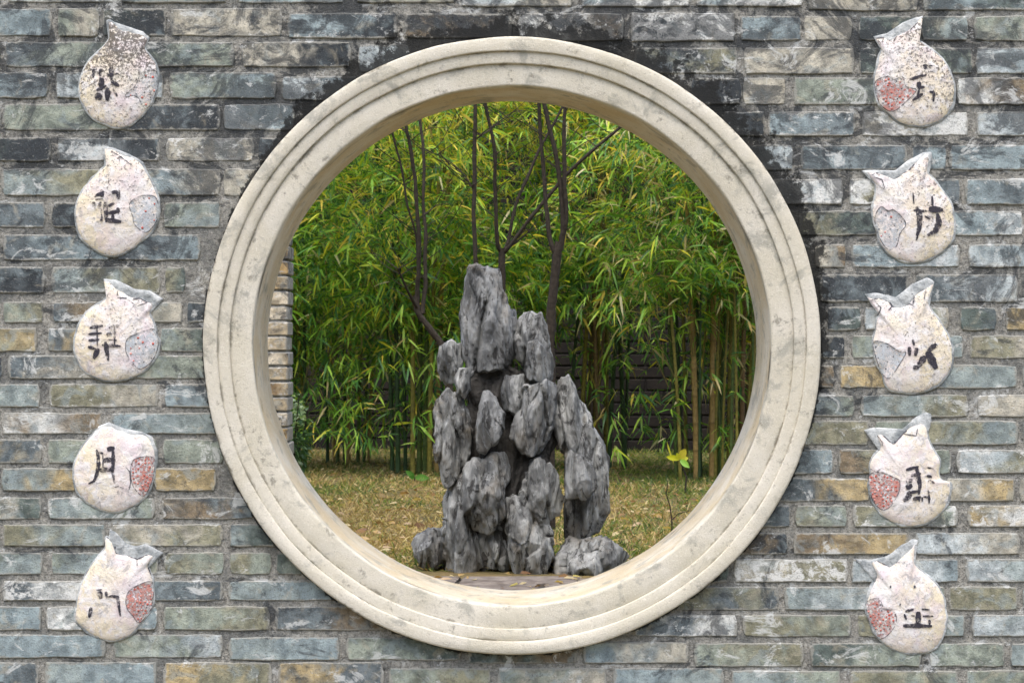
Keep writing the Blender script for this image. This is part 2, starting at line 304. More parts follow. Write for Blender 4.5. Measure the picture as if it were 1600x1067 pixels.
# (y top, y bottom, [(x left, x right, tones left+right, soot, lime), ...]) in photo pixels
ROWS = [
 (-42, 5, [(-60,2,'BB',0,.3),(12,178,'LW',.1,.5),(188,355,'BS',.5,.1),(370,539,'BL',.3,.2),(555,712,'GT',.2,.1)]),
 (-38, 11, [(720,895,'LT',.1,.5),(907,1078,'BW',.3,.6),(1087,1254,'BW',.1,.6)]),
 (-32, 17, [(1262,1434,'TT',.2,.1),(1442,1660,'BD',.3,.4)]),
 (14, 57, [(-60,81,'BB',.1,.1),(90,156,'GT',.2,.2),(160,260,'DK',.7,.1),(266,441,'TT',.5,.4)]),
 (22, 60, [(450,620,'BK',.6,.35),(632,800,'NK',.75,.2)]),
 (21, 65, [(810,975,'WN',.65,.5),(985,1148,'KW',.45,.75)]),
 (26, 64, [(1157,1252,'BS',.4,.1),(1256,1331,'TT',.1,.15),(1342,1436,'DD',.5,.05),(1440,1512,'DE',.1,.05),(1521,1660,'GT',.1,.1)]),
 (66, 105, [(-60,0,'GG',.2,.1),(7,178,'SG',.5,.2),(186,366,'DG',.6,.35),(378,548,'TK',.6,.15)]),
 (71, 113, [(560,640,'LB',.2,.2)]),
 (75, 116, [(990,1152,'SV',.6,.3),(1162,1335,'TT',.15,.2),(1342,1428,'DD',.6,.1),(1434,1519,'DG',.6,.25),(1525,1660,'LB',.2,.2)]),
 (114, 154, [(-60,76,'BS',.4,.15),(87,172,'LB',.1,.1),(180,256,'LL',0,.2),(265,432,'GB',.3,.1)]),
 (120, 157, [(440,560,'LS',.4,.2)]),
 (122, 164, [(1080,1158,'KK',.8,.1),(1161,1227,'TT',0,.1),(1240,1400,'GG',.2,.25),(1407,1486,'GG',.2,.1),(1495,1607,'WN',.2,.5)]),
 (163, 204, [(-60,0,'WG',.2,.3),(4,172,'GG',.15,.15),(180,345,'SK',.7,.05),(349,460,'LB',.2,.15)]),
 (175, 213, [(1130,1195,'SK',.6,.4),(1200,1336,'BS',.3,.5),(1347,1512,'TW',.2,.7),(1525,1660,'LB',.1,.15)]),
 (216, 252, [(-60,80,'DK',.7,.05),(90,250,'LK',.5,.4),(260,397,'TT',.25,.55),(404,440,'SK',.7,.2)]),
 (227, 266, [(1170,1240,'SL',.3,.2),(1250,1418,'BS',.5,.15),(1426,1478,'SB',.4,.1),(1483,1660,'BB',.3,.2)]),
 (264, 306, [(-60,-4,'BB',.2,.2),(3,172,'EV',.4,.25),(180,345,'BT',.4,.25),(349,400,'TT',.3,.1)]),
 (280, 320, [(1200,1318,'LW',.2,.75),(1326,1412,'WV',.3,.5),(1420,1500,'BS',.3,.3),(1508,1660,'BS',.4,.35)]),
 (316, 356, [(-60,71,'SS',.35,.1),(82,170,'KK',.7,.1),(178,246,'SS',.4,.2),(255,345,'GE',.15,.3)]),
 (330, 368, [(1248,1372,'VD',.55,.1),(1380,1480,'BB',.2,.3),(1488,1598,'BL',.2,.55)]),
 (367, 407, [(-60,-4,'BB',.2,.2),(5,172,'SB',.35,.45),(182,312,'SB',.5,.25)]),
 (382, 418, [(1272,1322,'TN',.3,.15),(1330,1500,'BL',.25,.4),(1512,1660,'LB',.05,.1)]),
 (417, 458, [(-60,70,'SK',.55,.25),(80,251,'EV',.4,.2),(258,290,'VD',.5,.1)]),
 (429, 472, [(1280,1420,'KS',.65,.2),(1428,1590,'SL',.35,.2)]),
 (472, 504, [(-60,-2,'GB',.2,.1),(5,67,'GV',.2,.1),(82,172,'SN',.3,.3),(180,285,'GT',.2,.2),(292,330,'SK',.6,.3)]),
 (480, 516, [(1292,1345,'KD',.6,.05),(1350,1420,'LB',.3,.3),(1428,1483,'GT',.2,.3),(1500,1557,'DS',.2,.1),(1571,1660,'OT',.1,.2)]),
 (513, 549, [(-60,58,'VO',.15,.15),(75,172,'SO',.35,.15),(180,240,'GG',.2,.2),(250,330,'GD',.4,.3)]),
 (524, 560, [(1283,1320,'SK',.5,.1),(1330,1420,'GE',.2,.2),(1428,1505,'BE',.2,.2),(1515,1660,'VT',.2,.2)]),
 (555, 592, [(-60,4,'SK',.5,.1),(12,178,'ST',.25,.45),(186,330,'GG',.3,.2)]),
 (571, 606, [(1270,1303,'TN',.2,.3),(1312,1400,'OO',.25,.1),(1408,1590,'SE',.2,.1),(1598,1660,'EE',.1,.1)]),
 (600, 636, [(-60,63,'EE',.1,.35),(76,248,'VT',.15,.4),(257,340,'BS',.15,.05)]),
 (617, 651, [(1262,1335,'SG',.45,.25),(1345,1512,'EV',.25,.15),(1527,1660,'TT',.1,.1)]),
 (645, 678, [(-60,-4,'BB',.2,.2),(3,160,'WN',.4,.3),(172,345,'BE',.05,.1)]),
 (657, 695, [(1240,1358,'VV',.35,.1),(1366,1440,'GG',.3,.1),(1448,1590,'VE',.2,.15),(1598,1660,'ET',.2,.15)]),
 (686, 724, [(-60,65,'OS',.3,.15),(74,172,'GG',.1,.1),(180,246,'GG',.1,.2),(255,350,'GG',.25,.3)]),
 (702, 740, [(1225,1302,'SB',.35,.3),(1310,1400,'NV',.5,.1),(1408,1486,'GG',.2,.2),(1495,1660,'LV',.2,.55)]),
 (731, 767, [(-60,-3,'BB',.2,.1),(3,118,'EO',.1,.1),(126,232,'GG',.1,.3),(241,338,'OO',.1,.1)]),
 (747, 783, [(1215,1360,'SO',.35,.1),(1370,1472,'LL',.1,.4),(1478,1585,'TO',.05,.15),(1593,1660,'TT',.05,.15)]),
 (777, 811, [(-60,65,'TD',.3,.2),(75,242,'EG',.15,.45),(252,398,'NS',.5,.3)]),
 (789, 823, [(1150,1235,'DS',.5,.2),(1243,1322,'VG',.3,.15),(1332,1497,'VG',.15,.6),(1512,1660,'OW',.05,.55)]),
 (819, 853, [(-60,-3,'BB',.1,.1),(4,165,'VE',.2,.1),(174,348,'TV',.35,.25),(359,440,'ED',.5,.2)]),
 (832, 866, [(1140,1231,'NK',.6,.15),(1240,1420,'NO',.35,.2),(1430,1593,'LT',.05,.15),(1601,1660,'BB',.05,.15)]),
 (863, 897, [(-60,66,'GE',.05,.15),(80,160,'GE',.1,.1),(170,248,'GG',.2,.3),(257,350,'VG',.3,.2),(358,425,'VG',.2,.1),(431,500,'DG',.45,.2)]),
 (873, 909, [(1090,1138,'SD',.5,.3),(1147,1325,'TV',.1,.75),(1330,1420,'LT',.2,.35),(1428,1497,'LB',.05,.15),(1508,1660,'LE',.05,.15)]),
 (907, 938, [(-60,-3,'BB',.1,.3),(4,165,'SW',.3,.7),(175,348,'BS',.2,.1),(357,530,'EB',.25,.25)]),
 (916, 953, [(1050,1217,'VS',.45,.15),(1226,1400,'EL',.1,.2),(1408,1476,'TG',.1,.3),(1482,1590,'VV',.15,.25),(1598,1660,'EE',.1,.15)]),
 (947, 984, [(-60,65,'EB',.1,.1),(72,160,'WE',.1,.55),(168,246,'WB',.1,.5),(255,422,'GV',.25,.1),(430,600,'SN',.45,.15)]),
 (960, 994, [(990,1152,'SW',.5,.55),(1160,1330,'VG',.25,.1),(1340,1410,'VE',.1,.1),(1418,1508,'GE',.1,.15),(1518,1660,'LE',.05,.1)]),
 (991, 1027, [(-60,166,'BB',.1,.15),(177,348,'GL',.1,.1)]),
 (995, 1031, [(358,530,'EB',.15,.15),(540,722,'GD',.35,.1)]),
 (1002, 1036, [(731,902,'DN',.5,.2),(910,1076,'BT',.2,.2)]),
 (1004, 1041, [(1085,1255,'GV',.15,.1),(1266,1440,'DG',.3,.15),(1452,1570,'GG',.1,.1),(1578,1660,'EE',.1,.15)]),
 (1034, 1078, [(-60,60,'BS',.4,.15),(70,245,'EB',.05,.1),(255,425,'OV',.25,.3),(435,600,'OS',.45,.3)]),
 (1043, 1084, [(608,766,'GV',.15,.1),(777,948,'GT',.2,.15),(958,1131,'BE',.2,.2)]),
 (1047, 1088, [(1142,1314,'EG',.1,.1),(1328,1497,'VG',.2,.1),(1508,1660,'GV',.1,.15)]),
]
RCX, RCY, RCLIP = 800.0, 540.5, 446.0
def jn(x, y, s): return noise.noise(Vector((x * .045, y * .045, s)))
def brick_mesh(x0, x1, y0, y1, seed, K=K0, clip=True, nx=6, ny=3, cx=None, cy=None, org=None):
    """verts (object space, origin at the brick's centre) and faces; outline jittered, corners worn, edges rolled back"""
    proud = .0020 + .0030 * random.random(); tilt = (random.random() - .5) * .002
    xa, xb = [], []
    for j in range(ny + 1):
        y = y0 + (y1 - y0) * j / ny; a, b = x0, x1
        if clip and abs(y - RCY) < RCLIP:
            w = math.sqrt(RCLIP ** 2 - (y - RCY) ** 2)
            if (x0 + x1) / 2 < RCX and b > RCX - w: b = max(a + 4, RCX - w)
            elif (x0 + x1) / 2 >= RCX and a < RCX + w: a = min(b - 4, RCX + w)
        xa.append(a); xb.append(b)
    mx, my = (x0 + x1) / 2, (y0 + y1) / 2
    def P(i, j, inset, depth):
        y = y0 + (y1 - y0) * j / ny; x = xa[j] + (xb[j] - xa[j]) * i / nx
        sx = -1 if i == 0 else (1 if i == nx else 0); sy = -1 if j == 0 else (1 if j == ny else 0)
        wob = 2.2
        if sx: x += sx * (wob * jn(0, y, seed) - inset)
        if sy: y += sy * (wob * jn(x, 0, seed + 5) - inset)
        if sx and sy: x -= sx * (2.2 + 2.2 * random.random()) * .8; y -= sy * .9
        else: pass
        return ((x - mx) * K, depth, -(y - my) * K)
    random.seed(int(seed * 1000)); V = []; Fc = []
    for j in range(ny + 1):
        for i in range(nx + 1):
            d = -proud - tilt * (i / nx - .5) + .0009 * jn(i * 40, j * 40, seed + 2)
            V.append(P(i, j, 1.3, d))
    idx = lambda i, j: j * (nx + 1) + i
    for j in range(ny):
        for i in range(nx): Fc.append((idx(i, j), idx(i, j + 1), idx(i + 1, j + 1), idx(i + 1, j)))
    loop = [(i, 0) for i in range(nx)] + [(nx, j) for j in range(ny)] + [(i, ny) for i in range(nx, 0, -1)] + [(0, j) for j in range(ny, 0, -1)]
    prev = [idx(*q) for q in loop]
    for inset, depth in ((.0, -proud + .0016), (-.2, .014)):
        cur = []
        for q in loop:
            V.append(P(q[0], q[1], inset, depth)); cur.append(len(V) - 1)
        n = len(loop)
        for k in range(n): Fc.append((prev[k], prev[(k + 1) % n], cur[(k + 1) % n], cur[k]))
        prev = cur
    return V, Fc, mx, my
st = random.getstate(); cnt = 0
for (ya, yb, items) in ROWS:
    for (xa, xb, tn, soot, lime) in items:
        cnt += 1
        V, Fc, mx, my = brick_mesh(xa, xb, ya, yb, cnt * 1.37)
        o = mesh_obj('brick', V, Fc, M['brick'], wall, False, (WX(mx), 0, WZ(my)))
        def jit(c):
            f = random.uniform(.9, 1.1); return [min(1, v * f) for v in lin(c)]
        o['tone_a'] = jit(TONES[tn[0]]); o['tone_b'] = jit(TONES[tn[1]])
        o['soot'] = soot * .85 + .02; o['lime'] = lime * .9 + .04
random.setstate(st)

def holed_sheet(name, x0, x1, z0, z1, step, y, mat, parent, amp=0.0, rhole=None, skip=None):
    nx = int(round((x1 - x0) / step)); nz = int(round((z1 - z0) / step))
    V = []; Fc = []
    for j in range(nz + 1):
        for i in range(nx + 1):
            x = x0 + (x1 - x0) * i / nx; z = z0 + (z1 - z0) * j / nz
            d = y
            if amp: d += amp * (noise.noise(Vector((x * 25, 3, z * 25))) + .7 * noise.noise(Vector((x * 70, 9, z * 70))))
            V.append((x, d, z))
    for j in range(nz):
        for i in range(nx):
            x = x0 + (x1 - x0) * (i + .5) / nx; z = z0 + (z1 - z0) * (j + .5) / nz
            if rhole and math.hypot(x, z - RC_Z) < rhole: continue
            if skip and skip[0] < x < skip[1] and skip[2] < z < skip[3]: continue
            a = j * (nx + 1) + i; Fc.append((a, a + 1, a + nx + 2, a + nx + 1))
    return mesh_obj(name, V, Fc, mat, parent, True)
XW = WX(1664); ZT = WZ(-46); ZB = WZ(1092)
holed_sheet('mortar', -XW, XW, ZB, ZT, .0085, .0005, M['mortar'], wall, .0013, .664)
# the rest of the wall beyond the frame
WXL, WZH = 4.2, 2.9
def wall_rest():
    V = []; Fc = []
    def q(a, b, c, d): n = len(V); V.extend([a, b, c, d]); Fc.append((n, n + 1, n + 2, n + 3))
    for (a, b, c, d) in ((-WXL, -XW, 0, WZH), (XW, WXL, 0, WZH), (-XW, XW, 0, ZB), (-XW, XW, ZT, WZH)):
        q((a, 0, c), (b, 0, c), (b, 0, d), (a, 0, d))
    for (a, b, c, d) in ((-WXL, -.7, 0, WZH), (.7, WXL, 0, WZH), (-.7, .7, 0, RC_Z - .7), (-.7, .7, RC_Z + .7, WZH)):
        q((b, WT, c), (a, WT, c), (a, WT, d), (b, WT, d))
    q((-WXL, 0, WZH), (WXL, 0, WZH), (WXL, WT, WZH), (-WXL, WT, WZH))
    q((-WXL, WT, 0), (-WXL, 0, 0), (-WXL, 0, WZH), (-WXL, WT, WZH)); q((WXL, 0, 0), (WXL, WT, 0), (WXL, WT, WZH), (WXL, 0, WZH))
    mesh_obj('mortar', V, Fc, M['mortar'], wall)
    V = []; Fc = []
    def b(x0, x1, z0, z1):
        n = len(V); y = -.004
        for (x, yy, z) in ((x0, .01, z0), (x1, .01, z0), (x1, .01, z1), (x0, .01, z1), (x0 + .002, y, z0 + .002), (x1 - .002, y, z0 + .002), (x1 - .002, y, z1 - .002), (x0 + .002, y, z1 - .002)): V.append((x, yy, z))
        for f in ((4, 5, 6, 7), (0, 1, 5, 4), (1, 2, 6, 5), (2, 3, 7, 6), (3, 0, 4, 7)): Fc.append(tuple(n + k for k in f))
    r = 0; z = .01
    while z < WZH - .06:
        x = -WXL + .01 + (.14 if r % 2 else 0)
        while x < WXL - .28:
            x1 = x + .262
            inside = not (x1 < -XW or x > XW or z + .056 < ZB or z > ZT)
            if not inside: b(x, x1, z, z + .056)
            x += .276
        z += .0695; r += 1
    o = mesh_obj('brick_field', V, Fc, M['brick'], wall); o['kind'] = 'stuff'
    o['tone_a'] = lin(TONES['B']); o['tone_b'] = lin(TONES['G']); o['soot'] = .3; o['lime'] = .2
wall_rest()

# ring: stepped cement moulding, each band a piece of its own, with a deep reveal
def revolve(name, prof, mat, parent, seg=320, closed=False, wob=.0020):
    V = []; Fc = []; n = len(prof)
    for s in range(seg):
        a = 2 * math.pi * s / seg; ca, sa = math.cos(a), math.sin(a)
        for k, (r, y) in enumerate(prof):
            rr = r + wob * noise.noise(Vector((ca * 6, sa * 6, k * .35))); yy = y + wob * noise.noise(Vector((ca * 5 + 9, sa * 5, k * .35)))
            V.append((rr * ca, yy, RC_Z + rr * sa))
    for s in range(seg):
        for k in range(n if closed else n - 1):
            a = s * n + k; b = s * n + (k + 1) % n; c = ((s + 1) % seg) * n + (k + 1) % n; d = ((s + 1) % seg) * n + k
            Fc.append((a, b, c, d))
    return mesh_obj(name, V, Fc, mat, parent, True)
k = K0
ring = revolve('window_surround', [(450*k, .004), (444*k, -.018), (438.6*k, -.0225), (437*k, -.0235), (425*k, -.0238), (408*k, -.0236), (405.6*k, -.0228), (404.4*k, -.021), (404*k, -.017), (404.2*k, .02)], M['ring'], wall)
ring['label'] = 'cream cement moulding in three steps around the round opening'
revolve('middle_band', [(440*k, -.012), (438.4*k, -.0285), (439.2*k, -.0308), (441*k, -.0318), (449*k, -.0326), (456*k, -.0328), (458*k, -.032), (462*k, -.015)], M['ring'], ring)
revolve('outer_band', [(458.5*k, -.018), (457.3*k, -.0365), (458.1*k, -.0388), (460*k, -.0398), (468*k, -.0405), (476*k, -.040), (478.4*k, -.0382), (479.6*k, -.034), (480*k, .02)], M['ring'], ring)
revolve('reveal', [(403.9*k, .0), (403.7*k, .05), (403.6*k, .15), (403.7*k, .31), (404.6*k, .332), (410*k, .345), (470*k, .347), (478*k, .337), (478*k, .2)], M['reveal'], ring)

# ------------------------------------------------------------------ pomegranate plaques
SL, SR = 842 / 150, 930 / 170
PL = []   # dict per plaque: origin, scale, outline, bed, seed window, strokes, lines, colours
def plq(**d): PL.append(d)
plq(o=(110, 20), s=SL, label='topmost of the five plaster pomegranates left of the window, soot speckled with faded character', soot=.85, red=.35,
    out=[(340,75),(400,110),(455,150),(500,160),(560,180),(640,200),(690,240),(655,310),(700,380),(750,450),(770,560),(760,670),(720,780),(660,870),(590,945),(500,1000),(400,1010),(300,975),(200,930),(140,850),(90,750),(80,650),(100,560),(150,450),(220,370),(300,290),(345,220),(345,150)],
    bed=[(295,70),(400,90),(520,130),(640,170),(700,235)],
    win=[(640,530),(760,520),(770,640),(720,790),(660,840),(590,740),(490,740),(580,650)],
    st=[([(215,500),(212,580)],25),([(280,500),(270,565)],30),([(290,580),(280,690)],45),([(370,480),(375,600)],36),([(330,560),(440,545)],16),([(375,610),(440,655)],34),([(240,690),(330,650)],24),([(230,760),(290,730)],58),([(342,670),(335,780)],44),([(390,690),(425,740)],18)], ln=[])
plq(o=(110, 220), s=SL, label='second pomegranate plaque down left of the window, small beak tip and grey seed patch', soot=.35, red=.3,
    out=[(290,75),(380,80),(450,120),(540,150),(620,200),(680,300),(740,420),(770,500),(775,600),(760,700),(720,790),(640,870),(540,950),(400,1010),(280,990),(180,930),(100,850),(60,750),(50,640),(65,540),(110,440),(190,340),(270,260),(335,190),(310,140)],
    bed=[(285,70),(390,70),(520,120),(640,190)],
    win=[(530,560),(620,490),(740,490),(775,560),(770,680),(700,790),(640,800),(570,730),(560,670)],
    st=[([(230,490),(310,450)],24),([(290,460),(290,500)],34),([(230,520),(300,515)],12),([(215,540),(220,600)],30),([(280,540),(260,600)],24),([(285,600),(290,690)],14),([(375,460),(450,450)],34),([(432,450),(435,520)],30),([(320,540),(330,720)],40),([(345,580),(400,550)],24),([(345,640),(450,620)],30),([(430,590),(430,640)],28),([(320,700),(460,715)],40),([(385,640),(385,720)],24),([(288,670),(285,710)],24)],
    ln=[([(360,95),(430,130),(560,230)],7),([(430,130),(440,190)],6)])
plq(o=(110, 425), s=SL, label='middle pomegranate plaque left of the window, two curled crown tips and dense character', soot=.3, red=.4,
    out=[(290,80),(350,90),(410,150),(480,180),(530,215),(600,225),(660,250),(740,270),(705,340),(700,380),(730,440),(760,560),(785,620),(740,760),(660,860),(570,915),(450,945),(350,955),(250,935),(150,885),(80,800),(45,700),(40,600),(65,500),(120,390),(200,310),(270,270),(340,215),(350,160),(310,110)],
    bed=[(285,70),(400,70),(490,110),(560,150),(700,165),(825,250),(760,290)],
    win=[(510,590),(600,540),(740,500),(775,640),(720,780),(620,850),(560,800),(500,700)],
    st=[([(180,490),(300,470)],26),([(170,545),(290,535)],22),([(170,600),(270,590)],24),([(165,655),(240,675)],24),([(245,480),(250,650)],12),([(260,670),(215,760)],40),([(350,490),(440,470)],26),([(330,550),(420,530)],32),([(290,640),(455,650)],26),([(340,590),(420,600)],15),([(320,610),(345,780)],34),([(400,480),(400,640)],16)],
    ln=[([(420,225),(500,230),(590,300)],9),([(590,300),(690,262)],7),([(550,240),(610,230),(680,265)],11),([(425,160),(415,210)],6)])
plq(o=(110, 640), s=SL, label='fourth pomegranate plaque down left of the window, crownless with moon character and red seeds', soot=.05, red=.9,
    out=[(245,175),(320,140),(450,180),(560,220),(640,215),(700,260),(740,360),(745,480),(730,600),(690,710),(640,780),(560,840),(450,885),(370,895),(270,875),(170,820),(90,750),(40,640),(35,520),(60,420),(120,310),(190,230)],
    bed=[(235,150),(340,110),(480,165),(640,195),(720,240),(765,360),(765,500)],
    win=[(545,480),(590,420),(735,415),(740,540),(715,640),(650,755),(570,680),(540,580)],
    st=[([(240,345),(255,400),(260,480),(245,560),(220,620),(170,645)],30),([(260,370),(300,380)],18),([(335,345),(400,330)],40),([(385,340),(390,430),(382,530),(400,640)],30),([(300,440),(390,430)],40),([(270,525),(390,515)],40),([(297,390),(300,540)],10)],
    ln=[([(380,680),(430,665),(490,690)],7),([(426,713),(432,713)],24),([(500,500),(535,540),(540,640),(520,720)],9)])
plq(o=(110, 815), s=SL, label='lowest pomegranate plaque left of the window, two crown tips and ringed red seeds', soot=.12, red=.85,
    out=[(318,135),(365,170),(395,255),(440,285),(520,295),(590,325),(640,300),(690,282),(735,295),(692,360),(687,400),(710,460),(725,520),(730,720),(690,800),(620,880),(540,980),(420,1030),(330,1035),(230,1005),(120,930),(50,850),(60,740),(80,620),(120,500),(180,390),(260,290),(310,230),(302,180)],
    bed=[(330,60),(400,90),(490,190),(580,215),(660,190),(820,280),(740,330)],
    win=[(505,640),(560,570),(720,520),(725,720),(680,810),(610,880),(560,820),(505,740)],
    st=[([(265,600),(283,665)],44),([(325,600),(330,660)],22),([(330,655),(380,640),(425,650),(440,740),(450,820)],25),([(195,740),(175,830)],30),([(240,590),(290,585)],12)],
    ln=[([(320,130),(380,160),(410,270),(500,285),(590,325),(690,280),(740,290)],13),([(590,325),(595,380)],9),([(690,360),(688,400),(715,470)],9)])
plq(o=(1340, 20), s=SR, label='topmost of the five plaster pomegranates right of the window, soot along its right side', soot=.55, red=.6,
    out=[(140,222),(215,212),(275,240),(330,200),(420,160),(470,110),(555,45),(520,140),(495,220),(560,270),(640,330),(720,400),(770,480),(810,580),(825,680),(810,790),(760,870),(680,930),(560,970),(450,965),(350,935),(270,870),(190,800),(150,700),(140,580),(160,470),(180,380),(200,320),(175,270)],
    bed=[(120,210),(250,180),(380,90),(480,50),(575,35)],
    win=[(150,590),(245,550),(300,580),(375,560),(400,640),(490,670),(400,770),(290,850),(190,790),(150,680)],
    st=[([(563,450),(567,490)],34),([(600,460),(650,465)],10),([(430,580),(580,540)],24),([(510,600),(515,660)],38),([(510,650),(560,645)],24),([(545,700),(455,760)],26),([(515,660),(495,735)],18),([(600,685),(640,690),(635,770)],24)],
    ln=[([(150,225),(230,213),(290,260)],10),([(290,270),(330,200)],8),([(430,170),(510,85)],7)])
plq(o=(1340, 225), s=SR, label='second pomegranate plaque down right of the window, bold bamboo character and dotted grey patch', soot=.4, red=.05,
    out=[(60,250),(120,238),(220,262),(310,300),(400,240),(480,170),(580,85),(605,110),(600,180),(590,240),(650,310),(720,400),(790,500),(815,620),(825,720),(800,830),(730,910),(640,970),(500,1015),(370,995),(270,945),(190,850),(160,740),(130,640),(125,540),(150,440),(150,360),(120,300)],
    bed=[(15,235),(140,225),(320,230),(420,150),(560,75),(640,70),(625,200)],
    win=[(190,540),(250,580),(300,570),(400,680),(350,770),(320,880),(250,900),(180,800),(140,640)],
    st=[([(460,420),(470,520)],12),([(465,572),(580,580)],22),([(490,540),(518,620),(515,720),(495,790)],42),([(500,790),(490,830)],14),([(595,562),(720,568)],50),([(560,620),(610,650)],13),([(625,450),(630,540)],18),([(670,600),(685,680),(650,750),(585,785)],46)],
    ln=[([(120,265),(180,245),(240,260)],10),([(130,285),(200,310),(220,380)],11),([(430,230),(480,175)],11),([(320,290),(370,255),(430,235)],7)])
plq(o=(1340, 430), s=SR, label='middle pomegranate plaque right of the window, spread crown and dark wedge strokes', soot=.3, red=.0,
    out=[(60,185),(140,190),(230,210),(290,262),(360,275),(440,240),(500,160),(580,110),(645,75),(605,200),(620,290),(700,400),(760,500),(800,600),(805,720),(780,820),(720,900),(620,970),(500,1005),(380,1000),(270,975),(230,920),(210,840),(160,760),(140,660),(130,560),(150,470),(160,380),(190,330),(190,270),(130,220)],
    bed=[(40,165),(160,150),(320,190),(470,75),(590,20),(650,50),(620,240)],
    win=[(130,570),(230,580),(340,650),(400,660),(340,770),(260,880),(200,830),(150,700)],
    st=[([(460,550),(470,600)],20),([(430,610),(430,690)],30),([(492,620),(480,690)],30),([(660,585),(610,630),(570,680)],38),([(580,650),(620,720),(662,800)],62),([(565,690),(500,785)],50),([(460,785),(510,790)],34)],
    ln=[([(110,215),(180,190),(260,220),(290,265),(350,270),(440,245),(475,270)],15),([(290,265),(255,300)],11),([(465,250),(480,160)],13),([(140,220),(190,280),(165,350)],11),([(355,200),(470,160)],8),([(570,150),(560,210)],7)])
plq(o=(1340, 640), s=SR, label='fourth pomegranate plaque down right of the window, many stroked character and red seed patch', soot=.02, red=.95,
    out=[(150,220),(220,215),(300,290),(360,220),(430,160),(500,120),(560,105),(590,180),(610,270),(650,350),(700,440),(690,540),(720,600),(785,620),(780,740),(740,840),(680,900),(600,960),(490,990),(390,985),(280,950),(200,890),(150,820),(110,740),(95,640),(110,550),(100,470),(130,400),(190,330),(190,270)],
    bed=[(45,175),(170,150),(380,165),(500,60),(580,20),(635,40),(620,150)],
    win=[(100,550),(200,530),(290,570),(345,600),(340,700),(270,820),(200,850),(130,780),(95,660)],
    st=[([(400,510),(510,480)],24),([(580,490),(640,500)],12),([(490,480),(520,640),(510,720)],34),([(440,560),(530,540)],24),([(400,610),(460,595)],34),([(400,660),(455,640)],44),([(440,690),(420,740),(380,775)],44),([(440,700),(520,690)],24),([(460,760),(530,740)],30),([(580,560),(625,572)],24),([(590,605),(650,620)],24),([(550,740),(600,740),(600,795)],20),([(512,740),(515,780)],16),([(540,740),(540,780)],14),([(590,680),(600,740)],14)],
    ln=[([(210,215),(300,290),(380,205),(430,165)],16),([(240,210),(300,200),(340,210)],8),([(390,205),(490,220),(505,160)],10),([(160,215),(200,270),(205,310)],8),([(100,500),(150,530),(200,490)],9)])
plq(o=(1330, 840), s=SR, label='lowest pomegranate plaque right of the window, pale with faint square character and pink seeds', soot=.12, red=.8,
    out=[(165,215),(230,195),(290,225),(320,245),(370,215),(440,150),(500,90),(555,25),(545,120),(530,200),(560,250),(620,300),(700,370),(750,430),(790,520),(800,620),(815,700),(790,800),(750,890),(680,960),(560,985),(430,975),(320,930),(250,870),(190,790),(150,690),(125,600),(135,520),(170,420),(210,340),(215,270)],
    bed=[(30,180),(150,190),(300,160),(420,60),(530,10),(575,20)],
    win=[(130,540),(230,510),(270,600),(340,610),(375,680),(340,780),(240,860),(170,760),(130,640)],
    st=[([(450,620),(520,600)],22),([(590,600),(660,605)],16),([(560,620),(560,740)],42),([(440,640),(460,690)],18),([(430,740),(680,745)],34),([(600,660),(690,660)],18),([(500,650),(530,660)],16),([(655,690),(660,740)],20),([(520,735),(600,738)],40)],
    ln=[([(40,190),(150,250),(215,340)],18),([(150,225),(230,195),(320,240),(370,205),(460,205)],15),([(320,240),(310,190),(400,140),(440,110)],10),([(318,410),(332,410)],20),([(522,410),(540,410)],26),([(400,558),(412,562)],22)])

def catmull(pts, n):
    out = []; m = len(pts)
    for i in range(m):
        p0, p1, p2, p3 = pts[i - 1], pts[i], pts[(i + 1) % m], pts[(i + 2) % m]
        for t in np.linspace(0, 1, n, endpoint=False):
            out.append(tuple(.5 * ((2 * p1[d]) + (-p0[d] + p2[d]) * t + (2 * p0[d] - 5 * p1[d] + 4 * p2[d] - p3[d]) * t * t + (-p0[d] + 3 * p1[d] - 3 * p2[d] + p3[d]) * t ** 3) for d in (0, 1)))
    return out
def ray_R(poly, c, th):
    best = 0; dx, dy = math.cos(th), math.sin(th); m = len(poly)
    for i in range(m):
        x1, y1 = poly[i][0] - c[0], poly[i][1] - c[1]; x2, y2 = poly[(i + 1) % m][0] - c[0], poly[(i + 1) % m][1] - c[1]
        ex, ey = x2 - x1, y2 - y1; den = dx * ey - dy * ex
        if abs(den) < 1e-9: continue
        t = (x1 * ey - y1 * ex) / den; u = (x1 * dy - y1 * dx) / den
        if t > 0 and -1e-6 <= u <= 1 + 1e-6: best = max(best, t)
    return best
def inpoly(x, y, poly):
    c = False; m = len(poly)
    for i in range(m):
        x1, y1 = poly[i]; x2, y2 = poly[(i + 1) % m]
        if (y1 > y) != (y2 > y) and x < (x2 - x1) * (y - y1) / (y2 - y1) + x1: c = not c
    return c
NTH = 160
